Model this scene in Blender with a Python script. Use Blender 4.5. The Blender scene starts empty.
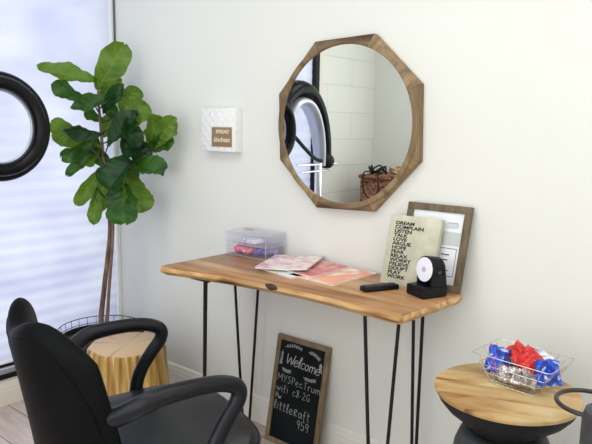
import bpy, bmesh, math, random
from mathutils import Vector, Matrix, noise
R = math.radians
PI = math.pi
scene = bpy.context.scene
C = scene.collection
random.seed(7)

# ------------------------------------------------------------------ camera
CAMP = Vector((2.743375, -1.907995, 1.28809))
yaw, pitch, roll, FPX = .6838, .1513, .0158, 622.2
cf = Vector((-math.sin(yaw)*math.cos(pitch), math.cos(yaw)*math.cos(pitch), -math.sin(pitch)))
cr = cf.cross(Vector((0, 0, 1))).normalized()
cu = cr.cross(cf)
cr, cu = (cr*math.cos(roll)+cu*math.sin(roll)), (-cr*math.sin(roll)+cu*math.cos(roll))
cam = bpy.data.cameras.new('camera')
camo = bpy.data.objects.new('camera', cam)
C.objects.link(camo)
M3 = Matrix((cr, cu, -cf)).transposed()
camo.matrix_world = Matrix.Translation(CAMP) @ M3.to_4x4()
cam.sensor_fit = 'HORIZONTAL'
cam.sensor_width = 36
cam.lens = 36*FPX/592
cam.clip_start = .02
scene.camera = camo


def at(px, py, w):
    """world point seen at a pixel of the survey photo, w metres deep"""
    return CAMP + (cf*FPX + cr*(px-296) + cu*(222-py))*(w/FPX)


# ------------------------------------------------------------------ helpers
def link(name, me, m=None, parent=None, smooth=None):
    o = bpy.data.objects.new(name, me)
    C.objects.link(o)
    if m is not None:
        for mm in (m if isinstance(m, (list, tuple)) else [m]):
            me.materials.append(mm)
    if parent is not None:
        o.parent = parent
    if smooth:
        me.shade_smooth()
        me.set_sharp_from_angle(angle=R(smooth))
    return o


def obj(name, bm, m=None, parent=None, smooth=35):
    bmesh.ops.recalc_face_normals(bm, faces=bm.faces[:])
    me = bpy.data.meshes.new(name)
    bm.to_mesh(me)
    bm.free()
    return link(name, me, m, parent, smooth)


def tag(o, label=None, cat=None, group=None, kind=None):
    if label: o['label'] = label
    if cat: o['category'] = cat
    if group: o['group'] = group
    if kind: o['kind'] = kind
    return o


def thing(name, label, cat, loc=(0, 0, 0), rz=0, group=None):
    o = bpy.data.objects.new(name, None)
    o.empty_display_size = .05
    C.objects.link(o)
    o.location = loc
    o.rotation_euler = (0, 0, rz)
    return tag(o, label, cat, group)


def box(bm, x0, y0, z0, x1, y1, z1, bev=0, mat=None, seg=2):
    v = []
    for z in (z0, z1):
        for (x, y) in ((x0, y0), (x1, y0), (x1, y1), (x0, y1)):
            v.append(bm.verts.new((x, y, z)))
    fs = [bm.faces.new([v[i] for i in f]) for f in
          ((3, 2, 1, 0), (4, 5, 6, 7), (0, 1, 5, 4), (1, 2, 6, 5), (2, 3, 7, 6), (3, 0, 4, 7))]
    if mat is not None:
        bmesh.ops.transform(bm, matrix=mat, verts=v)
    if bev:
        es = set()
        for f in fs: es.update(f.edges)
        bmesh.ops.bevel(bm, geom=list(es), offset=bev, segments=seg, affect='EDGES', profile=.5)
    return bm


def prism(bm, pts, z0, z1, bev=0, mat=None):
    """closed polygon in xy extruded in z"""
    a = [bm.verts.new((p[0], p[1], z0)) for p in pts]
    b = [bm.verts.new((p[0], p[1], z1)) for p in pts]
    n = len(pts)
    fs = [bm.faces.new(a[::-1]), bm.faces.new(b)]
    for i in range(n):
        fs.append(bm.faces.new((a[i], a[(i+1) % n], b[(i+1) % n], b[i])))
    if mat is not None:
        bmesh.ops.transform(bm, matrix=mat, verts=a+b)
    if bev:
        es = set(fs[0].edges) | set(fs[1].edges)
        bmesh.ops.bevel(bm, geom=list(es), offset=bev, segments=2, affect='EDGES')
    return bm


def tube(bm, pts, r, n=10, closed=False, up=None, flat=1.0):
    """sweep along points; r number or list; flat squashes the section"""
    pts = [Vector(p) for p in pts]
    k = len(pts)
    rings = []
    ref = Vector(up) if up else None
    for i, p in enumerate(pts):
        if closed:
            t = pts[(i+1) % k]-pts[i-1]
        else:
            t = pts[min(i+1, k-1)]-pts[max(i-1, 0)]
        t.normalize()
        if ref is None:
            ref = t.orthogonal().normalized()
        a = (ref - t*ref.dot(t))
        if a.length < 1e-5: a = t.orthogonal()
        a.normalize()
        if not up: ref = a
        b = t.cross(a)
        rr = r[i] if isinstance(r, (list, tuple)) else r
        rings.append([bm.verts.new(p+(a*math.cos(2*PI*j/n)*flat+b*math.sin(2*PI*j/n))*rr) for j in range(n)])
    for i in range(k if closed else k-1):
        A, B = rings[i], rings[(i+1) % k]
        off = 0
        if closed and i == k-1:
            off = min(range(n), key=lambda s: (A[0].co-B[s].co).length)
        for j in range(n):
            bm.faces.new((A[j], A[(j+1) % n], B[(j+1+off) % n], B[(j+off) % n]))
    if not closed:
        bm.faces.new(rings[0][::-1])
        bm.faces.new(rings[-1])
    return bm


def lathe(bm, prof, n=48, mat=None, cap=True):
    rings = []
    for (r, z) in prof:
        rings.append([bm.verts.new((r*math.cos(2*PI*j/n), r*math.sin(2*PI*j/n), z)) for j in range(n)])
    for A, B in zip(rings, rings[1:]):
        for j in range(n):
            bm.faces.new((A[j], A[(j+1) % n], B[(j+1) % n], B[j]))
    if cap:
        bm.faces.new(rings[0][::-1])
        bm.faces.new(rings[-1])
    if mat is not None:
        bmesh.ops.transform(bm, matrix=mat, verts=[v for q in rings for v in q])
    return bm


def spline(pts, n=8, closed=False):
    """Catmull-Rom"""
    P = [Vector(p) for p in pts]
    out = []
    k = len(P)
    rng = range(k) if closed else range(k-1)
    for i in rng:
        if closed:
            a, b, c, d = P[i-1], P[i], P[(i+1) % k], P[(i+2) % k]
        else:
            a, b, c, d = P[max(i-1, 0)], P[i], P[i+1], P[min(i+2, k-1)]
        for s in range(n):
            t = s/n
            out.append(.5*((2*b)+(c-a)*t+(2*a-5*b+4*c-d)*t*t+(3*b-a-3*c+d)*t**3))
    if not closed: out.append(P[-1])
    return out


def text_mesh(name, body, size, m, parent, mat, align='LEFT', depth=.0006, offset=0, shear=0, spacing=1, line=1, sx=1):
    cu_ = bpy.data.curves.new(name, 'FONT')
    cu_.body = body
    cu_.size = size
    cu_.align_x = align
    cu_.extrude = depth
    cu_.offset = offset
    cu_.shear = shear
    cu_.space_character = spacing
    cu_.space_line = line
    t = bpy.data.objects.new(name+'_tmp', cu_)
    C.objects.link(t)
    dg = bpy.context.evaluated_depsgraph_get()
    me = bpy.data.meshes.new_from_object(t.evaluated_get(dg))
    bpy.data.objects.remove(t)
    me.transform(Matrix.Diagonal((sx, 1, 1, 1)))
    me.transform(mat)
    me.materials.clear()
    return link(name, me, m, parent)


# ------------------------------------------------------------------ materials
def mat(name, col=(.8, .8, .8), rough=.5, metal=0, spec=.5, coat=0, trans=0, emis=None, es=0, alpha=1, sheen=0):
    m = bpy.data.materials.new(name)
    m.use_nodes = True
    b = m.node_tree.nodes['Principled BSDF']
    b.inputs['Base Color'].default_value = (*col, 1)
    b.inputs['Roughness'].default_value = rough
    b.inputs['Metallic'].default_value = metal
    b.inputs['Specular IOR Level'].default_value = spec
    b.inputs['Coat Weight'].default_value = coat
    b.inputs['Transmission Weight'].default_value = trans
    if emis:
        b.inputs['Emission Color'].default_value = (*emis, 1)
        b.inputs['Emission Strength'].default_value = es
    return m


def nodes(m):
    nt = m.node_tree
    return nt, nt.nodes, nt.links, nt.nodes['Principled BSDF']


def ramp(N, stops):
    r = N.new('ShaderNodeValToRGB')
    e = r.color_ramp.elements
    while len(e) > len(stops): e.remove(e[-1])
    for i, (p, c) in enumerate(stops):
        if i >= len(e): e.new(p)
        e[i].position = p
        e[i].color = (*c, 1)
    return r


def noisemat(name, stops, scale=5, detail=4, rough=.5, stretch=(1, 1, 1), rot=(0, 0, 0), bump=0, bscale=None, spec=.5,
             dist=0, metal=0, coat=0, sep=None):
    m = mat(name, rough=rough, spec=spec, metal=metal, coat=coat)
    nt, N, L, b = nodes(m)
    tc = N.new('ShaderNodeTexCoord')
    mp = N.new('ShaderNodeMapping')
    mp.inputs['Scale'].default_value = stretch
    mp.inputs['Rotation'].default_value = rot
    L.new(tc.outputs['Object'], mp.inputs['Vector'])
    nz = N.new('ShaderNodeTexNoise')
    nz.inputs['Scale'].default_value = scale
    nz.inputs['Detail'].default_value = detail
    nz.inputs['Distortion'].default_value = dist
    L.new(mp.outputs['Vector'], nz.inputs['Vector'])
    r = ramp(N, stops)
    L.new(nz.outputs['Fac'], r.inputs['Fac'])
    L.new(r.outputs['Color'], b.inputs['Base Color'])
    if bump:
        bn = N.new('ShaderNodeBump')
        bn.inputs['Strength'].default_value = bump
        bn.inputs['Distance'].default_value = .002
        if bscale:
            n2 = N.new('ShaderNodeTexNoise')
            n2.inputs['Scale'].default_value = bscale
            n2.inputs['Detail'].default_value = 3
            L.new(tc.outputs['Object'], n2.inputs['Vector'])
            L.new(n2.outputs['Fac'], bn.inputs['Height'])
        else:
            L.new(nz.outputs['Fac'], bn.inputs['Height'])
        L.new(bn.outputs['Normal'], b.inputs['Normal'])
    return m


wall_m = noisemat('wall_paint', [(.3, (.77, .785, .745)), (.7, (.805, .82, .78))], 1.2, 2, .75, bump=.22, bscale=110, spec=.25)
trim_m = noisemat('trim_paint', [(.3, (.78, .75, .66)), (.7, (.84, .81, .72))], 4, 2, .45, spec=.4)
baseb_m = noisemat('skirting_paint', [(.3, (.80, .79, .75)), (.7, (.85, .84, .80))], 4, 2, .45, spec=.4)
ceil_m = noisemat('ceiling_paint', [(.3, (.8, .8, .78)), (.7, (.84, .84, .82))], 3, 2, .9)
black_m = noisemat('black_metal', [(.3, (.006, .006, .007)), (.7, (.010, .010, .011))], 30, 2, .5, spec=.3)
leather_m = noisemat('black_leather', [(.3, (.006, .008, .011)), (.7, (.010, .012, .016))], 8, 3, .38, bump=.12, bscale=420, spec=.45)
plastic_m = noisemat('black_plastic', [(.3, (.008, .008, .010)), (.7, (.009, .009, .011))], 20, 2, .38, spec=.2)
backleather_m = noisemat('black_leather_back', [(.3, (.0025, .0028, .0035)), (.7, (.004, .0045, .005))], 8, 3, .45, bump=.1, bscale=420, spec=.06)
armplastic_m = noisemat('arm_plastic', [(.3, (.006, .007, .010)), (.7, (.010, .011, .015))], 20, 2, .34, bump=.08, bscale=600, spec=.26)
gloss_black_m = noisemat('gloss_black', [(.3, (.006, .006, .008)), (.7, (.008, .008, .009))], 20, 2, .25, spec=.15)
chrome_m = noisemat('chrome', [(.3, (.72, .74, .78)), (.7, (.82, .83, .86))], 8, 2, .12, metal=1)
steel_m = noisemat('steel_wire', [(.3, (.62, .60, .50)), (.7, (.75, .72, .62))], 40, 2, .25, metal=1)
silver_m = noisemat('silver_grey_metal', [(.3, (.50, .53, .60)), (.7, (.58, .61, .68))], 10, 2, .35, metal=.6)
white_m = noisemat('white_board', [(.3, (.84, .85, .86)), (.7, (.88, .89, .90))], 10, 2, .5)


def wood(name, dark, mid, light, axis=0, scale=6, rough=.45, knots=True, ring=30, bump=.1, darkpatch=.35):
    """long-grain wood: stretched noise grain, darker figure and knots"""
    m = mat(name, rough=rough, spec=.35)
    nt, N, L, b = nodes(m)
    tc = N.new('ShaderNodeTexCoord')
    mp = N.new('ShaderNodeMapping')
    s = [ring, ring, ring]
    s[axis] = ring*.06
    mp.inputs['Scale'].default_value = s
    L.new(tc.outputs['Object'], mp.inputs['Vector'])
    g = N.new('ShaderNodeTexNoise')
    g.inputs['Scale'].default_value = 1
    g.inputs['Detail'].default_value = 6
    g.inputs['Distortion'].default_value = .6
    L.new(mp.outputs['Vector'], g.inputs['Vector'])
    r = ramp(N, [(.28, dark), (.48, mid), (.72, light)])
    L.new(g.outputs['Fac'], r.inputs['Fac'])
    mp2 = N.new('ShaderNodeMapping')
    s2 = [scale, scale, scale]
    s2[axis] = scale*.3
    mp2.inputs['Scale'].default_value = s2
    L.new(tc.outputs['Object'], mp2.inputs['Vector'])
    g2 = N.new('ShaderNodeTexNoise')
    g2.inputs['Scale'].default_value = 1
    g2.inputs['Detail'].default_value = 3
    g2.inputs['Distortion'].default_value = 1.2
    L.new(mp2.outputs['Vector'], g2.inputs['Vector'])
    r2 = ramp(N, [(.35, (.62, .55, .47)), (.55, (1, 1, 1)), (.75, (1.0, .97, .92))])
    L.new(g2.outputs['Fac'], r2.inputs['Fac'])
    mx = N.new('ShaderNodeMix')
    mx.data_type = 'RGBA'
    mx.blend_type = 'MULTIPLY'
    mx.inputs['Factor'].default_value = darkpatch*2
    L.new(r.outputs['Color'], mx.inputs[6])
    L.new(r2.outputs['Color'], mx.inputs[7])
    L.new(mx.outputs[2], b.inputs['Base Color'])
    bn = N.new('ShaderNodeBump')
    bn.inputs['Strength'].default_value = bump
    bn.inputs['Distance'].default_value = .001
    L.new(g.outputs['Fac'], bn.inputs['Height'])
    L.new(bn.outputs['Normal'], b.inputs['Normal'])
    return m


table_m = wood('acacia_top', (.27, .125, .048), (.44, .23, .10), (.58, .35, .175), 0, 5, .35, ring=26)
edge_m = wood('acacia_live_edge', (.22, .10, .035), (.60, .36, .15), (.78, .54, .28), 0, 9, .5, ring=40, darkpatch=.4)
barkm = noisemat('bark_knot', [(.3, (.03, .018, .01)), (.7, (.10, .055, .03))], 40, 4, .8, bump=.5)
round_m = wood('mango_wood_disc', (.36, .19, .075), (.62, .40, .19), (.76, .56, .31), 0, 7, .4, ring=16, darkpatch=.4)
frame_ws = [wood('mirror_wood_%s' % n, d, mi, l, 0, 6, .5, ring=30, darkpatch=.35) for n, d, mi, l in (
    ('honey', (.11, .070, .034), (.225, .15, .078), (.33, .235, .13)),
    ('walnut', (.085, .052, .028), (.175, .115, .062), (.27, .185, .105)),
    ('pale', (.14, .09, .045), (.28, .195, .105), (.40, .29, .165)))]
greywood_m = wood('grey_brown_frame_wood', (.10, .075, .045), (.155, .12, .075), (.21, .165, .11), 2, 8, .6, ring=60)
chalkframe_m = wood('chalkboard_frame_wood', (.14, .10, .055), (.22, .165, .095), (.30, .23, .14), 2, 8, .6, ring=50)
stumptop_m = None

# ------------------------------------------------------------------ room shell
W, D, H = 4.3, -2.49, 2.62


def struct(name, bm, m, smooth=None):
    return tag(obj(name, bm, m, None, smooth), kind='structure')


# floor: grey-brown planks
fm = mat('floor_planks', rough=.45, spec=.4)
nt, N, L, b = nodes(fm)
tc = N.new('ShaderNodeTexCoord')
br = N.new('ShaderNodeTexBrick')
br.inputs['Scale'].default_value = 1
br.inputs['Brick Width'].default_value = 1.1
br.inputs['Row Height'].default_value = .16
br.inputs['Mortar Size'].default_value = .0025
br.inputs['Color1'].default_value = (.50, .41, .36, 1)
br.inputs['Color2'].default_value = (.64, .55, .50, 1)
br.inputs['Mortar'].default_value = (.18, .13, .10, 1)
mp = N.new('ShaderNodeMapping')
mp.inputs['Rotation'].default_value = (0, 0, R(0))
L.new(tc.outputs['Object'], mp.inputs['Vector'])
L.new(mp.outputs['Vector'], br.inputs['Vector'])
nz = N.new('ShaderNodeTexNoise')
nz.inputs['Scale'].default_value = 3
nz.inputs['Detail'].default_value = 6
mp2 = N.new('ShaderNodeMapping')
mp2.inputs['Scale'].default_value = (1.5, 12, 1)
L.new(tc.outputs['Object'], mp2.inputs['Vector'])
L.new(mp2.outputs['Vector'], nz.inputs['Vector'])
r = ramp(N, [(.3, (.72, .70, .70)), (.7, (1.15, 1.15, 1.15))])
L.new(nz.outputs['Fac'], r.inputs['Fac'])
mx = N.new('ShaderNodeMix')
mx.data_type = 'RGBA'
mx.blend_type = 'MULTIPLY'
mx.inputs['Factor'].default_value = 1
L.new(br.outputs['Color'], mx.inputs[6])
L.new(r.outputs['Color'], mx.inputs[7])
L.new(mx.outputs[2], b.inputs['Base Color'])
struct('floor', box(bmesh.new(), -.3, D-.12, -.1, W+.1, .12, 0), fm)
struct('ceiling', box(bmesh.new(), -.3, D-.12, H, W+.1, .12, H+.1), ceil_m)
struct('wall_back', box(bmesh.new(), -.3, 0, 0, W+.1, .12, H), wall_m)
struct('wall_front', box(bmesh.new(), -.3, D-.12, 0, W+.1, D, H), wall_m)
struct('wall_right', box(bmesh.new(), W, D, 0, W+.1, 0, H), wall_m)

# left wall: painted block pier, curb under the window, header above it
blk = mat('painted_block', rough=.6, spec=.3)
nt, N, L, b = nodes(blk)
tc = N.new('ShaderNodeTexCoord')
sx_ = N.new('ShaderNodeSeparateXYZ')
cx_ = N.new('ShaderNodeCombineXYZ')
L.new(tc.outputs['Object'], sx_.inputs[0])
L.new(sx_.outputs['Y'], cx_.inputs['X'])
L.new(sx_.outputs['Z'], cx_.inputs['Y'])
br = N.new('ShaderNodeTexBrick')
br.inputs['Scale'].default_value = 1
br.inputs['Brick Width'].default_value = .62
br.inputs['Row Height'].default_value = .2
br.inputs['Mortar Size'].default_value = .006
br.inputs['Mortar Smooth'].default_value = .5
br.inputs['Color1'].default_value = (.80, .81, .76, 1)
br.inputs['Color2'].default_value = (.80, .81, .76, 1)
br.inputs['Mortar'].default_value = (.72, .73, .69, 1)
L.new(cx_.outputs[0], br.inputs['Vector'])
L.new(br.outputs['Color'], b.inputs['Base Color'])
bn = N.new('ShaderNodeBump')
bn.invert = True
bn.inputs['Distance'].default_value = .003
bn.inputs['Strength'].default_value = .5
L.new(br.outputs['Fac'], bn.inputs['Height'])
L.new(bn.outputs['Normal'], b.inputs['Normal'])
YW = -1.69      # far end of the window opening
struct('wall_left', box(bmesh.new(), -.12, D, 0, 0, YW-.10, H), blk)
bm = bmesh.new()
box(bm, -.12, YW-.10, 0, 0, 0, .125)
struct('wall_left.001', bm, wall_m)
struct('wall_left.002', box(bmesh.new(), -.12, YW-.10, 2.45, 0, 0, H), wall_m)

# baseboards with a stepped moulding


def baseboard(name, a, b_, nrm, h, m):
    a, b_, nrm = Vector(a), Vector(b_), Vector(nrm)
    prof = [(0, 0), (.012, 0), (.012, h*.60), (.0105, h*.66), (.0105, h*.76), (.008, h*.84), (.007, h*.92), (.004, h*.97), (0, h)]
    bm = bmesh.new()
    A = [bm.verts.new(a+nrm*p+Vector((0, 0, z))) for p, z in prof]
    B = [bm.verts.new(b_+nrm*p+Vector((0, 0, z))) for p, z in prof]
    for i in range(len(prof)-1):
        bm.faces.new((A[i], A[i+1], B[i+1], B[i]))
    bm.faces.new(A); bm.faces.new(B[::-1])
    bm.faces.new((A[0], B[0], B[-1], A[-1]))
    return struct(name, bm, m)


baseboard('baseboard_back', (0, 0, 0), (W, 0, 0), (0, -1, 0), .122, baseb_m)
baseboard('baseboard_left', (0, 0, 0), (0, D, 0), (1, 0, 0), .112, trim_m)
baseboard('baseboard_front', (0, D, 0), (W, D, 0), (0, 1, 0), .122, baseb_m)

# window: black frame, glass, sill
bm = bmesh.new()
box(bm, -.07, YW, .125, .012, -.002, .148, .002)        # black bottom rail
box(bm, -.07, YW, .172, -.02, -.002, .186, .002)
box(bm, -.07, YW, 2.40, .012, -.002, 2.45, .002)
box(bm, -.07, -.014, .125, -.045, -.002, 2.45, .002)
wf = struct('window_1', bm, black_m)
bm = bmesh.new()
box(bm, -.05, YW, .148, .006, -.002, .172, .002)         # silver strip of the sill
tag(obj('window_sill', bm, silver_m, wf))
bm = bmesh.new()
box(bm, -.07, YW-.045, .125, .02, YW, 2.45, .003)
tag(obj('window_mullion', bm, black_m, wf))
glass_m = mat('window_glass', (1, 1, 1), .02)
nt, N, L, b = nodes(glass_m)
tr = N.new('ShaderNodeBsdfTransparent')
gl = N.new('ShaderNodeBsdfGlossy')
gl.inputs['Roughness'].default_value = .02
ms = N.new('ShaderNodeMixShader')
ms.inputs[0].default_value = .06
L.new(tr.outputs[0], ms.inputs[1]); L.new(gl.outputs[0], ms.inputs[2])
L.new(ms.outputs[0], N['Material Output'].inputs['Surface'])
obj('window_pane', box(bmesh.new(), -.058, YW, .186, -.052, -.014, 2.40), glass_m, wf)
# jamb strips
struct('trim_1', box(bmesh.new(), -.12, YW-.10, .125, .006, YW-.045, 2.45, .002), trim_m)
struct('trim_2', box(bmesh.new(), -.015, -.020, .125, .004, -.001, 2.45, .001), white_m)

# zebra shade hanging in front of the glass
sh = bpy.data.materials.new('shade_fabric')
sh.use_nodes = True
nt = sh.node_tree; N = nt.nodes; L = nt.links
N.remove(N['Principled BSDF'])
tc = N.new('ShaderNodeTexCoord')
sp = N.new('ShaderNodeSeparateXYZ')
L.new(tc.outputs['Object'], sp.inputs[0])
wv = N.new('ShaderNodeMath'); wv.operation = 'MULTIPLY'; wv.inputs[1].default_value = 2*PI/.058
L.new(sp.outputs['Z'], wv.inputs[0])
sn = N.new('ShaderNodeMath'); sn.operation = 'SINE'
L.new(wv.outputs[0], sn.inputs[0])
nzb = N.new('ShaderNodeTexNoise'); nzb.inputs['Scale'].default_value = 3.2; nzb.inputs['Detail'].default_value = 2
mpb = N.new('ShaderNodeMapping'); mpb.inputs['Scale'].default_value = (1, .7, 1.5)
L.new(tc.outputs['Object'], mpb.inputs['Vector']); L.new(mpb.outputs[0], nzb.inputs['Vector'])
# bands fade out above 1.1 m
fd = N.new('ShaderNodeMapRange'); fd.inputs[1].default_value = 1.35; fd.inputs[2].default_value = .75
fd.inputs[3].default_value = .12; fd.inputs[4].default_value = 1
L.new(sp.outputs['Z'], fd.inputs[0])
mu = N.new('ShaderNodeMath'); mu.operation = 'MULTIPLY'
L.new(sn.outputs[0], mu.inputs[0]); L.new(fd.outputs[0], mu.inputs[1])
m2 = N.new('ShaderNodeMath'); m2.operation = 'MULTIPLY_ADD'; m2.inputs[1].default_value = .075; m2.inputs[2].default_value = .0
L.new(mu.outputs[0], m2.inputs[0])
ad = N.new('ShaderNodeMath'); ad.operation = 'ADD'
L.new(m2.outputs[0], ad.inputs[0]); L.new(nzb.outputs['Fac'], ad.inputs[1])
rp = ramp(N, [(.30, (.56, .58, .75)), (.5, (.73, .74, .84)), (.68, (.86, .86, .91))])
L.new(ad.outputs[0], rp.inputs['Fac'])
tl = N.new('ShaderNodeBsdfTranslucent'); df = N.new('ShaderNodeBsdfDiffuse')
L.new(rp.outputs[0], tl.inputs['Color'])
df.inputs['Color'].default_value = (.62, .64, .72, 1)
ms = N.new('ShaderNodeMixShader'); ms.inputs[0].default_value = .30
L.new(tl.outputs[0], ms.inputs[1]); L.new(df.outputs[0], ms.inputs[2])
L.new(ms.outputs[0], N['Material Output'].inputs['Surface'])
shade = thing('window_shade', 'white translucent zebra roller shade with faint bands covering the big window', 'window shade', (0, 0, 0))
bm = bmesh.new()
ny = 60
rows = []
for iz in range(120):
    z = .195+(2.36-.195)*iz/119
    rows.append([bm.verts.new((-.012+.0015*math.sin(z*108.3), YW+.004+(-.022-YW-.004)*iy/ny, z)) for iy in range(ny+1)])
for A, B in zip(rows, rows[1:]):
    for i in range(ny):
        bm.faces.new((A[i], A[i+1], B[i+1], B[i]))
me = bpy.data.meshes.new('fabric'); bm.to_mesh(me); bm.free()
link('fabric', me, sh, shade, 60)
obj('bottom_bar', tube(bmesh.new(), [(-.012, YW+.004, .196), (-.012, -.022, .196)], .007, 10), white_m, shade)
obj('cassette', box(bmesh.new(), -.03, YW+.003, 2.33, .03, -.022, 2.40, .006), white_m, shade)
# side guide bracket, dark grey, upper end of the corner strip
bm = bmesh.new()
box(bm, .0045, -.010, 1.68, .012, -.001, 1.97, .001)
box(bm, .0045, -.018, 1.955, .016, -.001, 1.985, .003)
obj('side_guide', bm, mat('guide_grey', (.13, .13, .14), .5), shade)

# ------------------------------------------------------------------ fiddle leaf fig
# stump table first
sm_side = mat('stump_side', rough=.45, spec=.35)
nt, N, L, b = nodes(sm_side)
tc = N.new('ShaderNodeTexCoord')
sp = N.new('ShaderNodeSeparateXYZ'); L.new(tc.outputs['Object'], sp.inputs[0])
a2 = N.new('ShaderNodeMath'); a2.operation = 'ARCTAN2'
L.new(sp.outputs['Y'], a2.inputs[0]); L.new(sp.outputs['X'], a2.inputs[1])
cx_ = N.new('ShaderNodeCombineXYZ'); L.new(a2.outputs[0], cx_.inputs['X'])
zm = N.new('ShaderNodeMath'); zm.operation = 'MULTIPLY'; zm.inputs[1].default_value = .45
L.new(sp.outputs['Z'], zm.inputs[0]); L.new(zm.outputs[0], cx_.inputs['Y'])
nz = N.new('ShaderNodeTexNoise'); nz.inputs['Scale'].default_value = 7; nz.inputs['Detail'].default_value = 5
nz.inputs['Distortion'].default_value = .15
L.new(cx_.outputs[0], nz.inputs['Vector'])
r = ramp(N, [(.34, (.17, .085, .015)), (.46, (.36, .20, .04)), (.56, (.54, .35, .11)), (.66, (.74, .58, .33))])
L.new(nz.outputs['Fac'], r.inputs['Fac']); L.new(r.outputs[0], b.inputs['Base Color'])
bn = N.new('ShaderNodeBump'); bn.inputs['Strength'].default_value = .3; bn.inputs['Distance'].default_value = .004
L.new(nz.outputs['Fac'], bn.inputs['Height']); L.new(bn.outputs[0], b.inputs['Normal'])
sm_top = mat('stump_top', rough=.55, spec=.3)
nt, N, L, b = nodes(sm_top)
tc = N.new('ShaderNodeTexCoord')
wv = N.new('ShaderNodeTexWave'); wv.wave_type = 'RINGS'; wv.rings_direction = 'Z'
wv.inputs['Scale'].default_value = 22; wv.inputs['Distortion'].default_value = 2.5; wv.inputs['Detail'].default_value = 3
wv.inputs['Detail Scale'].default_value = .8
L.new(tc.outputs['Object'], wv.inputs['Vector'])
r = ramp(N, [(.0, (.59, .42, .26)), (.5, (.62, .45, .285)), (1, (.645, .48, .31))])
L.new(wv.outputs['Fac'], r.inputs['Fac'])
sp = N.new('ShaderNodeSeparateXYZ'); L.new(tc.outputs['Object'], sp.inputs[0])
a2 = N.new('ShaderNodeMath'); a2.operation = 'ARCTAN2'
L.new(sp.outputs['Y'], a2.inputs[0]); L.new(sp.outputs['X'], a2.inputs[1])
cx_ = N.new('ShaderNodeCombineXYZ'); L.new(a2.outputs[0], cx_.inputs['X'])
nz = N.new('ShaderNodeTexNoise'); nz.inputs['Scale'].default_value = 5; nz.inputs['Detail'].default_value = 4
L.new(cx_.outputs[0], nz.inputs['Vector'])
r2 = ramp(N, [(.36, (.62, .52, .42)), (.44, (1, 1, 1))])
L.new(nz.outputs['Fac'], r2.inputs['Fac'])
mx = N.new('ShaderNodeMix'); mx.data_type = 'RGBA'; mx.blend_type = 'MULTIPLY'; mx.inputs['Factor'].default_value = .8
L.new(r.outputs[0], mx.inputs[6]); L.new(r2.outputs[0], mx.inputs[7]); L.new(mx.outputs[2], b.inputs['Base Color'])

stump = thing('stump_stool', 'round tree-stump stool with pale ringed top, between potted fig and black chair', 'stool', (.667, -.443, 0))


def srad(th, z):
    flute = .003*math.sin(th*9+1)+.0015*math.sin(th*17+2)+.003*math.sin(th*5)
    return (.153+.045*(1-z/.4)**1.3)+flute*(1.0 if z < .39 else .6)


bm = bmesh.new()
n = 120
zs = [0, .02, .08, .14, .2, .26, .32, .37, .388, .396]
rg = []
for z in zs:
    rg.append([bm.verts.new(((srad(2*PI*j/n, z)-(.004 if z == .396 else 0))*math.cos(2*PI*j/n),
                             (srad(2*PI*j/n, z)-(.004 if z == .396 else 0))*math.sin(2*PI*j/n), z)) for j in range(n)])
for A, B in zip(rg, rg[1:]):
    for j in range(n): bm.faces.new((A[j], A[(j+1) % n], B[(j+1) % n], B[j]))
bm.faces.new(rg[0][::-1]); bm.faces.new(rg[-1])
obj('trunk_body', bm, sm_side, stump, 50)
bm = bmesh.new()
a = [bm.verts.new(((srad(2*PI*j/n, .396)-.006)*math.cos(2*PI*j/n), (srad(2*PI*j/n, .396)-.006)*math.sin(2*PI*j/n), .396)) for j in range(n)]
b2 = [bm.verts.new(((srad(2*PI*j/n, .396)-.010)*math.cos(2*PI*j/n), (srad(2*PI*j/n, .396)-.010)*math.sin(2*PI*j/n), .400)) for j in range(n)]
for j in range(n): bm.faces.new((a[j], a[(j+1) % n], b2[(j+1) % n], b2[j]))
bm.faces.new(b2)
obj('cut_top', bm, sm_top, stump, 50)

fig = thing('potted_fiddle_leaf_fig', 'tall fiddle leaf fig with big green leaves in a wire-railed pot by the window corner', 'plant', (.265, -.30, 0))
fx, fy = .265, -.30
soil_m = noisemat('soil', [(.35, (.012, .008, .006)), (.6, (.06, .035, .022)), (.72, (.22, .14, .085))], 60, 5, .9, bump=1)
bm = bmesh.new()
lathe(bm, [(.13, .045), (.14, .05), (.185, .30), (.19, .305), (.182, .305), (.176, .285)], 48, cap=False)
bm.faces.new([v for v in bm.verts if abs(v.co.z-.045) < 1e-5])
obj('pot', bm, plastic_m, fig, 35)
tanm = noisemat('tan_wood_stand', [(.3, (.40, .25, .12)), (.7, (.55, .37, .20))], 12, 3, .6)
obj('pot_stand', lathe(bmesh.new(), [(.16, .0), (.165, .004), (.165, .040), (.16, .044)], 40), tanm, fig)
bm = bmesh.new()
for i in range(0, 12):
    rr = .176*(1-i/12)
    if i == 0: rings = []
    rings.append([bm.verts.new((rr*math.cos(2*PI*j/40), rr*math.sin(2*PI*j/40),
                                .283+.012*noise.noise(Vector((rr*30*math.cos(2*PI*j/40), rr*30*math.sin(2*PI*j/40), 3))))) for j in range(40)])
for A, B in zip(rings, rings[1:]):
    for j in range(40): bm.faces.new((A[j], A[(j+1) % 40], B[(j+1) % 40], B[j]))
bm.faces.new(rings[-1])
obj('soil', bm, soil_m, fig, 60)
bm = bmesh.new()
cir = lambda rr, z, k=48: [(rr*math.cos(2*PI*j/k), rr*math.sin(2*PI*j/k), z) for j in range(k)]
tube(bm, cir(.193, .343), .0022, 6, True)
tube(bm, cir(.190, .312), .0018, 6, True)
for j in range(28):
    t = 2*PI*j/28
    tube(bm, [(.193*math.cos(t), .193*math.sin(t), .343), (.189*math.cos(t), .189*math.sin(t), .29)], .0013, 6)
obj('wire_rail', bm, black_m, fig)

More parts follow.
